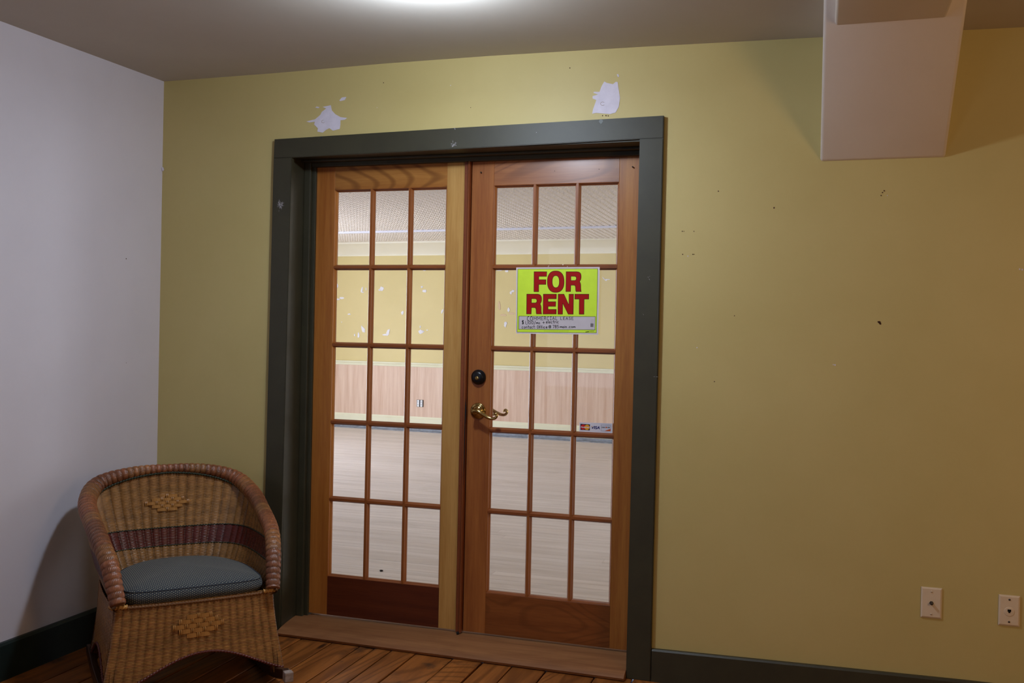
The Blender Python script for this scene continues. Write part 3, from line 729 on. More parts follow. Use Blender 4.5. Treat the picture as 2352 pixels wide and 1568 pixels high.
def inset(L, d):
    P = [Vector((x, y)) for x, y in L]; n = len(P); A = sum(P[i].x*P[(i+1) % n].y-P[(i+1) % n].x*P[i].y for i in range(n)); s = 1 if A > 0 else -1; o = []
    for i in range(n):
        a, b, c = P[i-1], P[i], P[(i+1) % n]; e1 = (b-a).normalized(); e2 = (c-b).normalized()
        n1 = Vector((-e1.y, e1.x))*s; n2 = Vector((-e2.y, e2.x))*s; m = (n1+n2)
        if m.length < 1e-6: m = n1
        m.normalize(); q = b+m*(d/max(.35, m.dot(n1))); o.append((q.x, q.y))
    return o
R_o = [(1044, 203), (1262, 203), (1298, 208), (1328, 224), (1346, 252), (1353, 290), (1352, 330), (1344, 368), (1322, 406), (1337, 432), (1345, 470), (1346, 545), (1350, 585), (1357, 608), (1242, 608), (1235, 580), (1232, 520), (1226, 493), (1208, 481), (1146, 481), (1141, 608), (1038, 608)]
R_i = [(1147, 303), (1218, 303), (1238, 310), (1248, 328), (1248, 352), (1240, 370), (1220, 379), (1147, 379)]
sh = lambda L, dx, dy, sx=1: [((x-1038)*sx+1038+dx, y+dy) for x, y in L]
LET = [
 ('F', [[(403, 203), (664, 203), (661, 304), (507, 304), (506, 362), (649, 362), (646, 466), (505, 466), (503, 611), (399, 611)]]),
 ('O', [sup(840, 406, 172, 219, 2.35), sup(841, 406, 67, 116, 2.3)]),
 ('R', [R_o, R_i]), ('R', [sh(R_o, -787, 448, .985), sh(R_i, -787, 448, .985)]),
 ('E', [[(588, 652), (858, 652), (856, 753), (690, 753), (690, 803), (845, 803), (842, 904), (690, 904), (690, 957), (855, 957), (853, 1057), (582, 1057)]]),
 ('N', [[(886, 652), (1006, 652), (1100, 858), (1102, 652), (1201, 652), (1194, 1060), (1086, 1060), (983, 852), (980, 1060), (879, 1060)]]),
 ('T', [[(1219, 652), (1507, 652), (1505, 758), (1413, 758), (1409, 1061), (1304, 1061), (1307, 758), (1217, 758)]])]
for ch, loops in LET:
    b = flat_art('letter', loops, SPL, SIGK, SG, L1+.0004)
    red = [inset(loops[0], 9)]+[inset(q, -9) for q in loops[1:]]
    flat_art('letter_fill', red, SPL, SIGR, b, L1+.0007)
# handwriting: single-stroke letters written in marker
def ell(cx, cy, rx, ry, a0=0, a1=2*PI, n=14): return [(cx+rx*math.cos(a), cy+ry*math.sin(a)) for a in np.linspace(a0, a1, n)]
G = {
 'C': [ell(.5, .5, .42, .5, .9, 5.4)], 'O': [ell(.5, .5, .45, .5)], 'M': [[(.05, 0), (.1, 1), (.5, .3), (.88, 1), (.97, 0)]],
 'E': [[(.85, 1), (.12, .97), (.12, .02), (.88, 0)], [(.12, .52), (.75, .5)]], 'R': [[(.12, 0), (.12, 1), (.6, .97), (.78, .75), (.6, .52), (.12, .48)], [(.4, .48), (.9, 0)]],
 'I': [[(.5, 1), (.5, 0)], [(.1, 1), (.9, 1)], [(.1, 0), (.9, 0)]], 'A': [[(.05, 0), (.48, 1), (.92, 0)], [(.2, .38), (.8, .36)]], 'L': [[(.15, 1), (.15, .02), (.85, 0)]],
 'S': [[(.85, .9), (.55, 1), (.22, .9), (.2, .68), (.5, .52), (.8, .38), (.82, .12), (.5, 0), (.12, .1)]],
 '$': [[(.85, .85), (.5, .92), (.2, .8), (.25, .58), (.7, .44), (.82, .22), (.5, .08), (.12, .16)], [(.5, 1.05), (.5, -.05)]],
 '1': [[(.5, 1), (.5, 0)]], ',': [[(.5, .05), (.35, -.22)]], '0': [ell(.5, .5, .38, .5)], '/': [[(.05, -.2), (.95, 1.1)]],
 'm': [[(.05, 0), (.08, .55), (.3, .25), (.5, .58), (.72, .25), (.92, .55), (.95, 0)]], 'o': [ell(.5, .27, .38, .27)], '+': [[(.05, .45), (.95, .45)], [(.5, .85), (.5, .05)]],
 'e': [[(.12, .28), (.85, .34), (.75, .55), (.4, .6), (.12, .35), (.2, .08), (.5, 0), (.88, .1)]], 'l': [[(.5, 1.05), (.5, 0)]], 'c': [ell(.5, .28, .38, .29, .8, 5.4)],
 't': [[(.45, .95), (.45, .08), (.7, 0)], [(.05, .62), (.9, .62)]], 'r': [[(.2, .58), (.22, 0)], [(.22, .35), (.5, .56), (.85, .55)]], 'i': [[(.5, .55), (.5, 0)], [(.5, .8), (.52, .84)]],
 'n': [[(.12, .55), (.15, 0)], [(.15, .4), (.5, .58), (.8, .42), (.85, 0)]], 'a': [ell(.45, .28, .35, .28), [(.8, .55), (.85, 0)]], ':': [[(.5, .5), (.52, .54)], [(.5, .05), (.52, .09)]],
 'f': [[(.85, .95), (.55, 1.02), (.4, .8), (.4, -.05)], [(.05, .52), (.8, .52)]], '@': [ell(.5, .45, .5, .5, .3, 5.6), ell(.5, .45, .22, .22), [(.72, .65), (.78, .25), (.95, .3)]],
 '7': [[(.08, .98), (.9, 1), (.4, 0)]], '8': [ell(.5, .75, .3, .25), ell(.5, .26, .38, .26)], '5': [[(.85, 1), (.2, .98), (.18, .6), (.6, .58), (.85, .32), (.6, .04), (.12, .02)]],
 '.': [[(.45, .02), (.52, .05)]], 'N': [[(.1, 0), (.12, .95), (.85, .05), (.88, 1)]]}
WID = {'1': .45, ',': .4, 'l': .4, 'i': .4, ':': .4, '.': .5, 'I': .8, 'M': 1.25, 'm': 1.3, 't': .8, 'r': .8, 'f': .8, '/': .7}
def write(word, x0, x1, yb, h, wd=7, yb1=None):
    rnd = random.Random(hash(word) % 99 if False else len(word)*7+int(x0)); tot = sum(WID.get(c, 1) for c in word); u = (x1-x0)/tot; x = x0; V = []; F = []
    yb1 = yb if yb1 is None else yb1
    for c in word:
        cw = WID.get(c, 1)*u; jy = rnd.uniform(-.03, .03)*h
        for st in G[c]:
            P = [Vector((x+cw*.07+px*cw*.84, yb+(yb1-yb)*(x-x0)/(x1-x0)-py*h+jy)) for px, py in st]
            for A_, B_ in zip(P[:-1], P[1:]):
                t = (B_-A_); t = t.normalized() if t.length > 1e-6 else Vector((1, 0)); nr = Vector((-t.y, t.x))*wd/2; e = t*wd*.3
                b = len(V); V += [SPL(q.x, q.y, L1+.0009) for q in (A_+nr-e, A_-nr-e, B_-nr+e, B_+nr+e)]
                F.append((b, b+1, b+2, b+3))
        x += cw
    return mesh('handwriting', V, F, BLACK, SG)
write('CO', 262, 385, 1188, 84, 10); write('MMERCIAL', 392, 885, 1176, 66, 8, 1170); write('LEASE', 925, 1204, 1168, 54, 8)
write('$', 158, 208, 1258, 76, 12); write('1,100/', 224, 440, 1256, 62, 8.5); write('mo', 444, 528, 1254, 58, 8.5); write('+', 570, 625, 1250, 56, 8.5); write('electric', 640, 908, 1242, 64, 8.5, 1238)
write('contact:', 158, 440, 1340, 62, 8.5); write('Office', 462, 680, 1340, 56, 9); write('@', 695, 752, 1332, 56, 9); write('785', 775, 905, 1334, 58, 9); write('main', 920, 1068, 1330, 50, 9); write('.com', 1082, 1236, 1330, 52, 9)
for i in range(12):
    y0 = 1168+i*12; g = (SIGW if i % 2 else GREY) if i < 6 else BLACK
    if i < 6 and i % 2: continue
    slab('barcode_bar', [(1540-i*.5, y0), (1600-i*.5, y0+3), (1600-i*.5, y0+(5 if i < 6 else 10)), (1540-i*.5, y0+(2 if i < 6 else 8))], SPL, g, SG, L1+.0006, L1+.0008)
for i in range(34):
    x = 612+i*14.5; slab('fine_print', [(x, 1389+(i % 3)), (x+9, 1389+(i % 3)), (x+9, 1396), (x, 1396)], SPL, plain('olive_print', sr(120, 130, 30), .5) if i == 0 else bpy.data.materials['olive_print'], SG, L1, L1+.0004)
slab('fine_print', [(1435, 1408), (1505, 1398), (1505, 1412), (1437, 1420)], SPL, SIGK, SG, L1, L1+.0004)
for i in range(8): slab('fine_print', [(1512+i*12, 1402-i), (1520+i*12, 1392-i), (1521+i*12, 1404-i), (1514+i*12, 1410-i)], SPL, SIGK, SG, L1, L1+.0004)
# split in the edge of the right leaf and a bolt stub under the astragal
def dark_wedge(pts, y, parent, name='split'):
    P = [onY(u, v, y) for u, v in pts]; return mesh(name, [(p[0], y, p[2]) for p in P]+[(p[0], y+.0008, p[2]) for p in P], [tuple(range(len(P)))]+[(i, len(P)+i, len(P)+(i+1) % len(P), (i+1) % len(P)) for i in range(len(P))], DARK, parent)
dark_wedge([(1069.6, 914), (1071.0, 935), (1070.6, 950), (1068.6, 975), (1066.6, 1060), (1064.4, 1120), (1065.4, 1040), (1066.6, 985), (1067.6, 950), (1068.4, 930)], D-.0192, D1)
p_ = onY(1051.5, 1455, .115); lathe('bolt_stub', [(.006, 0), (.006, .012)], DARK, D1, 12, (p_[0], p_[1], p_[2]-.004), 'Z')
# specks on the left wall and in the corner
WL = COL.objects['wall_left']
for u, v, r in ((290, 594, .0026), (290, 833, .0014)):
    p_ = on_plane(u, v, (1, 0, 0), XL+.0004); lathe('nail_hole', [(r, 0), (r*.8, .0006)], HOLE, WL, 10, tuple(p_), 'X')
p_ = onY(372, 388, -.010); bm = bmesh.new(); bmesh.ops.create_icosphere(bm, subdivisions=2, radius=.008, matrix=Matrix.Translation((XL+.005, -.005, p_[2]))@Matrix.Diagonal((.7, .7, 1.2, 1)))
for v_ in bm.verts: v_.co += Vector((rb.uniform(-1, 1), rb.uniform(-1, 1), rb.uniform(-1, 1)))*.0015
from_bm('plaster_lump', bm, PATCH, WL)
# bits of tape left above the sign
TAPE = plain('tape_residue', sr(240, 226, 214), .5)
for x, y, s in ((982, 68, 13), (700, 90, 8), (725, 52, 8), (780, 45, 5), (812, 52, 6), (1072, 102, 7), (690, 104, 6)):
    L = [(x+s*math.cos(a)*random.uniform(.6, 1.2), y+s*1.2*math.sin(a)*random.uniform(.6, 1.2)) for a in np.linspace(0, 2*PI, 8)[:-1]]
    P = [onY(1180+a*ks, 600+b*ks, D+.0002) for a, b in L]; n = len(P)
    mesh('tape_scrap', [(p[0], D+.0004, p[2]) for p in P]+[(p[0], D-.0004, p[2]) for p in P], [tuple(range(n, 2*n))]+[(i, (i+1) % n, n+(i+1) % n, n+i) for i in range(n)], TAPE, D2)

# card sticker on the pane
ky = 1/16.8; GY = D+.0160
def KP(x, y, z=0): return Vector(onY(1300+x*ky, 960+y*ky, GY-z))
ST = empty('card_sticker', tuple(KP(1150, 580))); STo = Vector(ST.location)
tag(ST, 'small white payment card sticker low on a right door pane', 'sticker')
def KL(x, y, z=0): return KP(x, y, z)-STo
slab('backing', [(520, 155), (1785, 205), (1785, 595), (515, 562)], KL, plain('white_sticker_vinyl', sr(226, 224, 236), .4), ST, 0, .0003)
NAVY = plain('navy_print', sr(20, 22, 54), .4); BLUE = plain('blue_print', sr(30, 28, 110), .4); ORG = plain('orange_print', sr(226, 96, 20), .4); AMB = plain('amber_print', sr(240, 166, 24), .4); RED = plain('bright_red_print', sr(206, 20, 22), .4); WP = plain('white_print', sr(236, 226, 236), .4)
flat_art('card_mark', [[(555, 218), (926, 240), (921, 470), (556, 450)]], KL, NAVY, ST, .0005)
flat_art('card_mark', [sup(665, 344, 100, 100, 2)], KL, RED, ST, .0007)
flat_art('card_mark', [sup(812, 352, 100, 102, 2)], KL, AMB, ST, .0009)
text_art('card_text', 'MasterCard', 574, 908, 374, 62, KL, WP, ST, .0011, shear=.2, bold=.03, skew=8)
text_art('card_text', 'VISA', 985, 1304, 415, 116, KL, BLUE, ST, .0006, shear=.25, bold=.035, skew=14)
flat_art('card_mark', [[(970, 296), (1012, 302), (1018, 345)]], KL, AMB, ST, .0007)
flat_art('card_mark', [[(1350, 254), (1728, 275), (1722, 508), (1345, 492)], [(1358, 262), (1720, 283), (1714, 500), (1353, 484)]], KL, GREY, ST, .0005)
flat_art('card_mark', [[(1482, 494), (1720, 412), (1718, 504)]], KL, ORG, ST, .0006)
text_art('card_text', 'DISC', 1378, 1520, 380, 52, KL, BLACK, ST, .0006, bold=.02, skew=4)
text_art('card_text', 'VER', 1592, 1700, 386, 52, KL, BLACK, ST, .0006, bold=.02, skew=4)
flat_art('card_mark', [sup(1556, 356, 29, 27, 2)], KL, ORG, ST, .0006)

# ------------------------------------------------------------------ wicker rocking chair
CA = math.radians(47.3)
CO = (.026+.013*math.cos(CA), -.74+.013*math.sin(CA), 0)
CH = empty('wicker_rocking_chair', CO, CA)
tag(CH, 'brown wicker rocking armchair with a maroon band, standing in the corner', 'chair')
def wicker_mat():
    m, nt, p = mat_base('woven_wicker'); at = nn(nt, 'ShaderNodeAttribute', attribute_name='Col')
    v = coords(nt); f = noise(nt, v, 55, 4, .7); g = ramp(nt, f, [(.3, (.62, .58, .55, 1)), (.7, (1.25, 1.2, 1.15, 1))])
    nt.links.new(mixc(nt, 1.0, at.outputs['Color'], g, 'MULTIPLY'), p.inputs['Base Color'])
    p.inputs['Roughness'].default_value = .36; p.inputs['Specular IOR Level'].default_value = .6; return m
WICK = wicker_mat()
lin = lambda *c: np.array(sr(*c)[:3])
TAN, RUST, MAR, GREEN, OCH = lin(172, 124, 68), lin(158, 96, 60), lin(104, 34, 28), lin(40, 50, 34), lin(196, 136, 62)
rim_half = np.array([[-.262, -.031, .354], [-.281, .039, .472], [-.298, .132, .533], [-.309, .295, .579], [-.310, .460, .626], [-.260, .566, .678], [-.140, .578, .713], [0, .580, .723]])
rim_half[:, 0] -= .0; RC = np.vstack([rim_half, (rim_half*[-1, 1, 1])[::-1][1:]])
rim = catmull(RC, 16); rim[:, 0] -= .013*0
RAD = lambda s: np.interp(s, [0, .06, .2, .34, .42, .5, .58, .66, .8, .94, 1], [.0255, .0290, .0320, .0330, .0230, .0165, .0230, .0310, .0290, .0270, .0245])
def wicker_rim():
    P, L = resample(rim, 900); n = 108; s = np.linspace(0, 1, 900)
    l = s*L; pitch = .0215; ring = np.floor(l/pitch); ph = (l/pitch) % 1
    a = np.arange(n)*2*PI/n
    # each ring of strands: rounded along its length, strands alternate over and under
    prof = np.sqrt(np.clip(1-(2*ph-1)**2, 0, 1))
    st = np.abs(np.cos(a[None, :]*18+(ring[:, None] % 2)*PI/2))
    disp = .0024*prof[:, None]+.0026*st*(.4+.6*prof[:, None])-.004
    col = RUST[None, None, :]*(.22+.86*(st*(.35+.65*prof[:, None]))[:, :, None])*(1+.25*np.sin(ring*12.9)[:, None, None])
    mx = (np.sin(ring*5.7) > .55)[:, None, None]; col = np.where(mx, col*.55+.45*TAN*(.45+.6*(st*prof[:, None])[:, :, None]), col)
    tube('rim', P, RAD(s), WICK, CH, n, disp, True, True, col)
wicker_rim()
def weave(name, PT, NS, NT, ribs, mat, parent, colf, keep=None, rowp=.0052, amp=.0036, thick=.012, twosided=True, ribw=None):
    """PT(s, t) -> points; ribs = number of stakes across; rows follow local z"""
    s = np.linspace(0, 1, NS); t = np.linspace(0, 1, NT); Sg, Tg = np.meshgrid(s, t)
    P = PT(Sg, Tg); ds = np.gradient(P, axis=1); dt = np.gradient(P, axis=0); N = np.cross(ds, dt); N /= np.linalg.norm(N, axis=2)[:, :, None]+1e-12
    row = P[:, :, 2]/rowp; rf = row % 1; ri = np.floor(row)
    strand = np.sqrt(np.clip(1-(2*rf-1)**2, 0, 1)); rib = np.abs(np.sin(PI*Sg*ribs))
    ou = .5+.5*np.cos(PI*Sg*ribs*2+PI*ri)
    h = amp*rib**.5+.0014*strand*(.75+.25*ou)
    V = P+N*h[:, :, None]
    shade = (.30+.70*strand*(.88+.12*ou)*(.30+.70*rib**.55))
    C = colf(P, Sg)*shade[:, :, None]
    idx = np.arange(NS*NT).reshape(NT, NS); q = np.stack([idx[:-1, :-1], idx[:-1, 1:], idx[1:, 1:], idx[1:, :-1]], -1)
    if keep is not None:
        k = keep(P); kk = k[:-1, :-1] & k[1:, :-1] & k[:-1, 1:] & k[1:, 1:]; q = q[kk]
    q = q.reshape(-1, 4)
    verts = V.reshape(-1, 3); cols = C.reshape(-1, 3); faces = q.tolist()
    if twosided:
        V2 = (P-N*(thick+h[:, :, None])).reshape(-1, 3); m = len(verts); faces += [[m+x for x in f[::-1]] for f in faces]
        verts = np.vstack([verts, V2]); cols = np.vstack([cols, cols])
    o = mesh(name, verts, faces, mat, parent, True); set_col(o, cols); return o
# seat outline (local), front to back to front
ZS = .336
bot_half = np.array([[-.245, -.005, ZS], [-.250, .09, ZS], [-.250, .20, ZS], [-.246, .32, ZS], [-.215, .43, ZS], [-.150, .485, ZS], [-.075, .503, ZS], [0, .508, ZS]])
bot = catmull(np.vstack([bot_half, (bot_half*[-1, 1, 1])[::-1][1:]]), 16)
NB = 330
rimR, _ = resample(rim, NB); botR, _ = resample(bot, NB)
def back_pt(Sg, Tg):
    x = Sg*(NB-1); i = np.clip(np.floor(x).astype(int), 0, NB-2); f = (x-i)[..., None]
    a = rimR[i]*(1-f)+rimR[i+1]*f; b = botR[i]*(1-f)+botR[i+1]*f
    a = a-np.array([0, 0, .010]); T_ = Tg[..., None]
    p = b*(1-T_)+a*T_
    bulge = np.sin(PI*T_)*.012
    d = p*np.array([1, 1, 0])-np.array([0, .2, 0]); d /= np.linalg.norm(d, axis=-1)[..., None]+1e-9
    return p+d*bulge*1.0
def back_col(P, Sg):
    z = P[..., 2]; c = np.broadcast_to(TAN, P.shape).copy()
    hsh = np.sin(np.floor(z/.0052)*7.3)*.08+np.sin(np.floor(z/.031)*2.1)*.06
    c = c*(1+hsh[..., None])
    wine = (z > .423) & (z < .492); c[wine] = MAR
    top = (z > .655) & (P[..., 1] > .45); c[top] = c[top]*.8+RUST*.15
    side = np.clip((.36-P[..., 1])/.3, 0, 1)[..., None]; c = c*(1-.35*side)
    dm = (np.abs(P[..., 0])/.095+np.abs(z-.588)/.040 < 1) & (P[..., 1] > .4)
    c[dm] = c[dm]*.8+OCH*.3
    return c
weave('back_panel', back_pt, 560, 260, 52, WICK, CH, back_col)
# braids on the inside of the back: one under the rim, two edging the maroon band
def braid(name, P, mat, r=.0036, parent=CH):
    P, L = resample(P, int(max(40, 1.0*len(P)))); P, L = resample(P, int(L/.0022)); l = np.linspace(0, L, len(P)); n = 8
    a = np.arange(n)*2*PI/n; disp = .0016*np.cos(2*PI*l[:, None]/.011+a[None, :])
    o = tube(name, P, r, mat, parent, n, disp, True, True); return o
GB = plain('dark_green_braid', sr(46, 54, 38), .4); MB = plain('maroon_braid', sr(96, 38, 30), .38)
def band_line(z):
    s = np.linspace(.02, .98, 300); out = []
    for q in s:
        t = np.linspace(0, 1, 60); P = back_pt(np.full_like(t, q), t); k = np.searchsorted(P[:, 2], z)
        if 0 < k < 60:
            f = (z-P[k-1, 2])/(P[k, 2]-P[k-1, 2]); p = P[k-1]*(1-f)+P[k]*f
            d = np.array([0, .2, 0])-p*[1, 1, 0]; d /= np.linalg.norm(d); out.append(p+d*.0045)
    return np.array(out)
braid('band_braid', band_line(.492), GB, .0022); braid('band_braid', band_line(.423), GB, .0022)
s = np.linspace(.13, .87, 260); P = back_pt(s, np.full_like(s, .96)); d = np.array([0, .22, 0])-P*[1, 1, 0]; d /= np.linalg.norm(d, axis=1)[:, None]
P = resample(rim, 1001)[0][(s*1000).astype(int)]; r_ = RAD(s)[:, None]
braid('rim_braid', P+d*r_*.55-np.array([0, 0, 1])*r_*.92, GB, .0046)
# lozenge of flat splints woven over paired stakes
def lozenge(origin, ux, uz, cols, rows, dx, dz, nrm):
    """rows: list of (row, first col, last col)"""
    bm = bmesh.new()
    o_, ux, uz, nrm = map(Vector, (origin, ux, uz, nrm))
    def pad(c, hw, hh, lift, bow):
        g = [];
        for i in range(5):
            f = i/4*2-1; q = c+ux*hw*f+nrm*(lift+bow*(1-f*f)); g.append((bm.verts.new(q-uz*hh), bm.verts.new(q+uz*hh)))
        for a, b in zip(g[:-1], g[1:]): bm.faces.new([a[0], b[0], b[1], a[1]])
    def padv(c, hw, hh, lift, bow):
        g = []
        for i in range(5):
            f = i/4*2-1; q = c+uz*hh*f+nrm*(lift+bow*(1-f*f)); g.append((bm.verts.new(q-ux*hw), bm.verts.new(q+ux*hw)))
        for a, b in zip(g[:-1], g[1:]): bm.faces.new([a[0], b[0], b[1], a[1]])
    for r, c0, c1 in rows:
        for c in range(c0, c1+1):
            if (c+r) % 2: pad(o_+ux*(c*dx)+uz*(r*dz), dx*.92, dz*.46, .002, .0035)
            else:
                for e in (-1, 1): padv(o_+ux*(c*dx+e*dx*.13)+uz*(r*dz), dx*.085, dz*.62, .004, .0028)
    bmesh.ops.recalc_face_normals(bm, faces=bm.faces)
    o = from_bm('woven_lozenge', bm, SPL_M, CH); sm = o.modifiers.new('t', 'SOLIDIFY'); sm.thickness = .0012; return o
SPL_M = plain('pale_splint', sr(182, 128, 66), .4)
lozenge((.003, -.0235, .2535), (1, 0, 0), (0, 0, 1), 0, [(-2, -1, 1), (-1, -3, 3), (0, -4, 4), (1, -3, 3), (2, -1, 2)], .0205, .0165, (0, -1, 0))
pc = back_pt(np.array([.5]), np.array([.665]))[0]
tdir = back_pt(np.array([.5]), np.array([.70]))[0]-pc; tdir /= np.linalg.norm(tdir)
lozenge((pc[0]-.004, pc[1]-.006, .588), (1, 0, 0), tuple(tdir), 0, [(-2, -1, 1), (-1, -2, 2), (0, -4, 4), (1, -2, 3), (2, 0, 1)], .0200, .0130, (0, -math.cos(.35), .2))
# base: four woven panels, flared and arched
ZT = .342
def arch(x, half, zc_, zcorner, cx=0): 
    q = np.clip(np.abs(x-cx)/half, 0, 1); return zcorner+(zc_-zcorner)*(np.cos(q*PI)*.5+.5)**.75
def base_panel(name, a, b, out, ribs, zc_, zcorner, flare=.036, cx=0.0, NS=None, motif=False):
    a, b, out = map(lambda q: np.array(q, float), (a, b, out)); L = np.linalg.norm(b-a); d = (b-a)/L; mid = (a+b)/2
    zlo = zcorner-.003
    def PT(Sg, Tg):
        z = zlo+(ZT-zlo)*Tg; k = ((ZT-z)/.28)**1.4
        hw = L/2+flare*k; x = (Sg*2-1)*hw
        cur = .010*(1-(2*Sg-1)**2)
        p = mid+d*x[..., None]+out*(flare*.45*k+cur)[..., None]; p[..., 2] = z; return p
    def keep(P):
        x = (P-mid)@d; return P[..., 2] >= arch(x, L/2+flare*.9, zc_, zcorner, cx)-.001
    def cf(P, Sg):
        z = P[..., 2]; h = np.sin(np.floor(z/.0052)*3.7)*.10+np.sin(np.floor(z/.026)*1.3+1)*.10
        c = TAN*(1+h[..., None]); m = (np.sin(np.floor(z/.0052)*1.9+np.floor(Sg*ribs)*.7) > .45)[..., None]
        return np.where(m, c*.6+RUST*.4, c)
    nseg = ribs*9
    weave(name, PT, nseg, 240, ribs, WICK, CH, cf, keep)
    xs = np.linspace(-(L/2+flare*.95), L/2+flare*.95, 90); zz = arch(xs, L/2+flare*.9, zc_, zcorner, cx); kk = ((ZT-zz)/.28)**1.4
    P = mid+d*np.clip(xs, -(L/2+flare*kk), L/2+flare*kk)[:, None]+out*(flare*.45*kk+.006+.010*(1-(xs/(L/2+flare))**2))[:, None]; P[:, 2] = zz
    braid('edge_braid', P, MB, .0042)
FXW = .2700
base_panel('front_panel', (-FXW, -.004, 0), (FXW, -.004, 0), (0, -1, 0), 20, .158, .056, .040, .028)
base_panel('side_panel', (-FXW+.010, .46, 0), (-FXW, .002, 0), (-1, 0, 0), 17, .150, .050, .036)
base_panel('side_panel', (FXW, .002, 0), (FXW-.010, .46, 0), (1, 0, 0), 17, .150, .050, .036)
base_panel('rear_panel', (FXW-.010, .462, 0), (-FXW+.010, .462, 0), (0, 1, 0), 19, .150, .070, .030)
# seat deck and rolled front edge
sv = [(x, y, ZS-.004) for x, y, z in bot]; 
mesh('seat_deck', sv+[(x, y, ZS-.016) for x, y, z in sv], [tuple(range(len(sv)))]+[tuple(range(len(sv), 2*len(sv)))[::-1]]+[(i, (i+1) % len(sv), len(sv)+(i+1) % len(sv), len(sv)+i) for i in range(len(sv))], plain('woven_seat_deck', sr(120, 74, 34), .5), CH)
P = catmull([(-.268, -.004, ZT-.003), (-.2, -.012, ZT-.006), (0, -.016, ZT-.008), (.2, -.012, ZT-.006), (.268, -.004, ZT-.003)], 10); braid('seat_edge', P, plain('brown_rolled_edge', sr(120, 78, 40), .5), .0060)
for sx in (-1, 1):
    P = catmull([(sx*.232, -.016, ZT+.001), (sx*.255, -.020, ZT+.003), (sx*.276, -.012, ZT+.002), (sx*.280, .010, ZT)], 8); braid('corner_wrap', P, plain('pale_wrap_%s' % ('a' if sx < 0 else 'b'), sr(206, 154, 84), .35), .0075)
# corner posts inside the base and rockers
POST = wood('dark_rattan_pole', sr(112, 66, 36), sr(84, 44, 22), 'Z', coat=.3)
for sx in (-1, 1):
    for yy, fl in ((.012, .026), (.448, .018)):
        tube('leg', np.array([(sx*(.258+fl), yy, .035), (sx*(.254+fl*.5), yy, .14), (sx*.254, yy, ZT-.01)]), .0125, POST, CH, 12)
RK = wood('dark_stained_rocker_wood', sr(70, 42, 26), sr(48, 26, 16), 'Y', coat=.35)
def rocker(sx):
    ys = np.linspace(-.150, .530, 40); zc = .44*(ys-.215)**2; V = []; F = []; w = .0135
    xx = sx*(.286)
    for y, z in zip(ys, zc):
        sl = .88*(y-.215); nz = 1/math.hypot(1, sl); ny = -sl*nz; h = .037
        e = np.interp(y, [-.150, -.142, .522, .530], [.5, 1, 1, .5]); 
        for a, b in ((-w, .004*0), (w, 0), (w, h), (-w, h)):
            b2 = h/2+(b-h/2)*e; V.append((xx+a*(.92 if b else 1), y+ny*b2, z+nz*b2))
    n = len(ys)
    for i in range(n-1):
        for k in range(4): p = i*4+k; q = i*4+(k+1) % 4; F.append((p, q, q+4, p+4))
    F += [(0, 1, 2, 3), tuple((n-1)*4+k for k in (3, 2, 1, 0))]
    bm = bmesh.new(); vs = [bm.verts.new(v) for v in V]
    for f in F: bm.faces.new([vs[i] for i in f])
    o = from_bm('rocker', bm, RK, CH)
    m = o.modifiers.new('b', 'BEVEL'); m.width = .004; m.segments = 2; m.limit_method = 'ANGLE'; m.angle_limit = 1
    bm = bmesh.new(); z0 = .44*(-.150-.215)**2
    bm_box(bm, xx-.0155, xx+.0155, -.172, -.140, z0-.006, z0+.030, .004, 2)
    c = from_bm('rocker_tip', bm, paint('scuffed_pale_tip', sr(176, 160, 152), sr(140, 122, 112), .7, 60, .2), o)
    c['label'] = 'scuffed pale end of the rocker'
rocker(-1); rocker(1)

# cushion lying on the seat: a thing of its own
CU = empty('seat_cushion', (CO[0], CO[1], ZS), CA)
tag(CU, 'slate blue dotted seat cushion lying in the wicker chair', 'cushion')
def fabric():
    m, nt, p = mat_base('dotted_slate_fabric'); uv = nn(nt, 'ShaderNodeUVMap'); 
    def dots(off):
        mp = nn(nt, 'ShaderNodeMapping'); mp.inputs['Scale'].default_value = (1/.0125, 1/.0092, 1); mp.inputs['Location'].default_value = off; nt.links.new(uv.outputs[0], mp.inputs[0])
        fr = nn(nt, 'ShaderNodeVectorMath', operation='FRACTION'); nt.links.new(mp.outputs[0], fr.inputs[0])
        sb = nn(nt, 'ShaderNodeVectorMath', operation='SUBTRACT'); sb.inputs[1].default_value = (.5, .5, 0); nt.links.new(fr.outputs[0], sb.inputs[0])
        ml = nn(nt, 'ShaderNodeVectorMath', operation='MULTIPLY'); ml.inputs[1].default_value = (1.35, 1, 0); nt.links.new(sb.outputs[0], ml.inputs[0])
        ln = nn(nt, 'ShaderNodeVectorMath', operation='LENGTH'); nt.links.new(ml.outputs[0], ln.inputs[0])
        lt = nn(nt, 'ShaderNodeMath', operation='LESS_THAN'); lt.inputs[1].default_value = .135; nt.links.new(ln.outputs['Value'], lt.inputs[0]); return lt.outputs[0]
    a, b = dots((0, 0, 0)), dots((.5, .5, 0)); mx = nn(nt, 'ShaderNodeMath', operation='MAXIMUM'); nt.links.new(a, mx.inputs[0]); nt.links.new(b, mx.inputs[1])
    v = coords(nt); base = ramp(nt, noise(nt, v, 600, 2), [(.3, sr(50, 57, 65)), (.7, sr(72, 79, 87))])
    nt.links.new(mixc(nt, mx.outputs[0], base, sr(216, 212, 176)), p.inputs['Base Color']); p.inputs['Roughness'].default_value = .95; p.inputs['Specular IOR Level'].default_value = .15
    p.inputs['Sheen Weight'].default_value = .15
    return m
FAB = fabric()
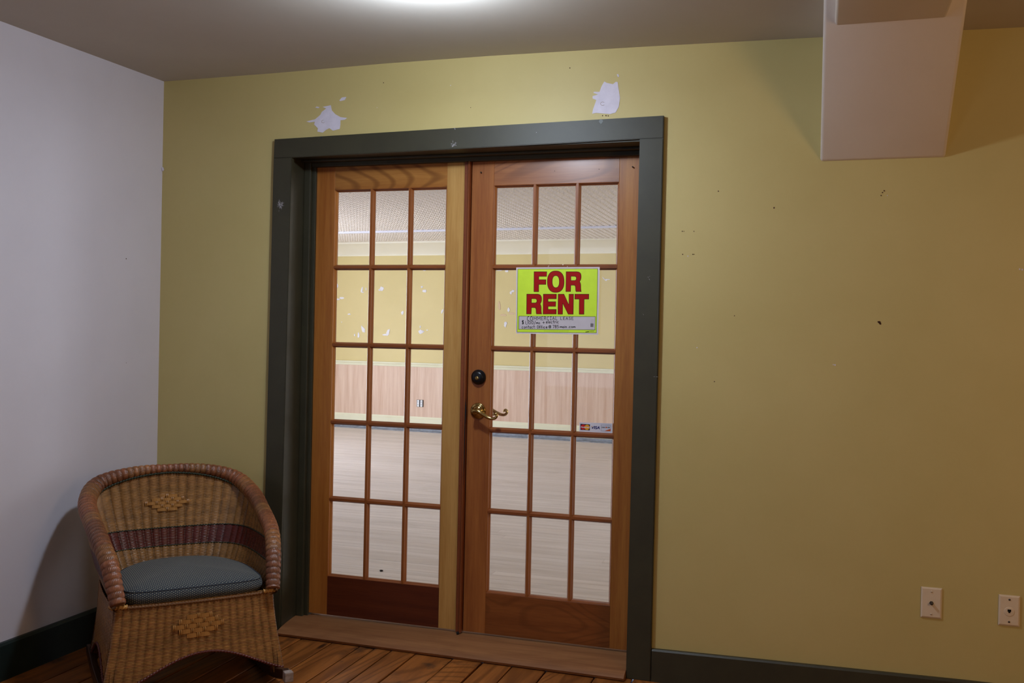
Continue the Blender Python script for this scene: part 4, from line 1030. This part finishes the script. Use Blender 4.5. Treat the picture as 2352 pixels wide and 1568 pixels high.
def cushion():
    N = 160; out = []
    hw, yf, yb = .2450, -.022, .455
    for i in range(N):
        a = 2*PI*i/N; c, s_ = math.cos(a), math.sin(a)
        e = 5.0 if s_ < 0 else 2.5
        x = hw*abs(c)**(2/e)*(1 if c > 0 else -1); yc = .12
        y = yc+((yc-yf) if s_ < 0 else (yb-yc))*abs(s_)**(2/e)*(1 if s_ > 0 else -1)
        out.append((x, y))
    out = np.array(out); cen = np.array([0, .18])
    H = .006; prof = []   # (scale inward distance, z, uvlen)
    side = [(.026, .004), (.008, .009), (.001, .019), (0, .029), (.002, .040), (.006, .0465), (.0075, .0480), (.0100, .0495), (.016, .0535), (.030, .0590), (.055, .0655), (.10, .0720), (.16, .0765), (.22, .079)]
    V = []; UV = []; acc = 0; last = None
    T_ = np.roll(out, -1, 0)-np.roll(out, 1, 0); T_ /= np.linalg.norm(T_, axis=1)[:, None]; nr = np.stack([T_[:, 1], -T_[:, 0]], 1)
    perim = np.r_[0, np.cumsum(np.linalg.norm(np.diff(out, axis=0), axis=1))]
    rings = len(side)
    for k, (dd, z) in enumerate(side):
        if dd <= .03: P = out-nr*dd
        else:
            f = (dd-.03)/(.24-.03); P = (out-nr*.03)*(1-f)+cen*f
        z2 = z+(.004*np.exp(-((P[:, 0]/.2)**2))*(k/rings))
        if last is not None: acc += math.hypot(dd-last[0], z-last[1])
        last = (dd, z)
        V.append(np.column_stack([P, z2]))
        topf = z >= .0480
        if topf: UV.append(P.copy())
        else: UV.append(np.column_stack([P[:, 0]+(0), P[:, 1]*.5*0+np.where(np.abs(nr[:, 1]) > .35, 0, P[:, 1])+z*1.25-.09]))
    V = np.vstack(V); UV = np.vstack(UV); F = []
    for k in range(rings-1):
        for i in range(N): j = (i+1) % N; F.append((k*N+i, k*N+j, (k+1)*N+j, (k+1)*N+i))
    m = len(V); V = np.vstack([V, [[cen[0], cen[1], .083]]]); UV = np.vstack([UV, [cen]])
    for i in range(N): F.append(((rings-1)*N+i, (rings-1)*N+(i+1) % N, m))
    F.append(tuple(range(N))[::-1])
    o = mesh('cover', V, F, FAB, CU, True); ul = o.data.uv_layers.new(name='UVMap')
    vi = np.empty(len(o.data.loops), dtype=np.int32); o.data.loops.foreach_get('vertex_index', vi); ul.data.foreach_set('uv', UV[vi].astype(np.float32).ravel())
    ring = np.column_stack([out-nr*.0068, np.full(N, .0487)]); ring = np.vstack([ring, ring[:1]])
    tube('piping', ring, .0021, plain('dark_slate_piping', sr(44, 50, 60), .9), CU, 8, cap=False)
cushion()
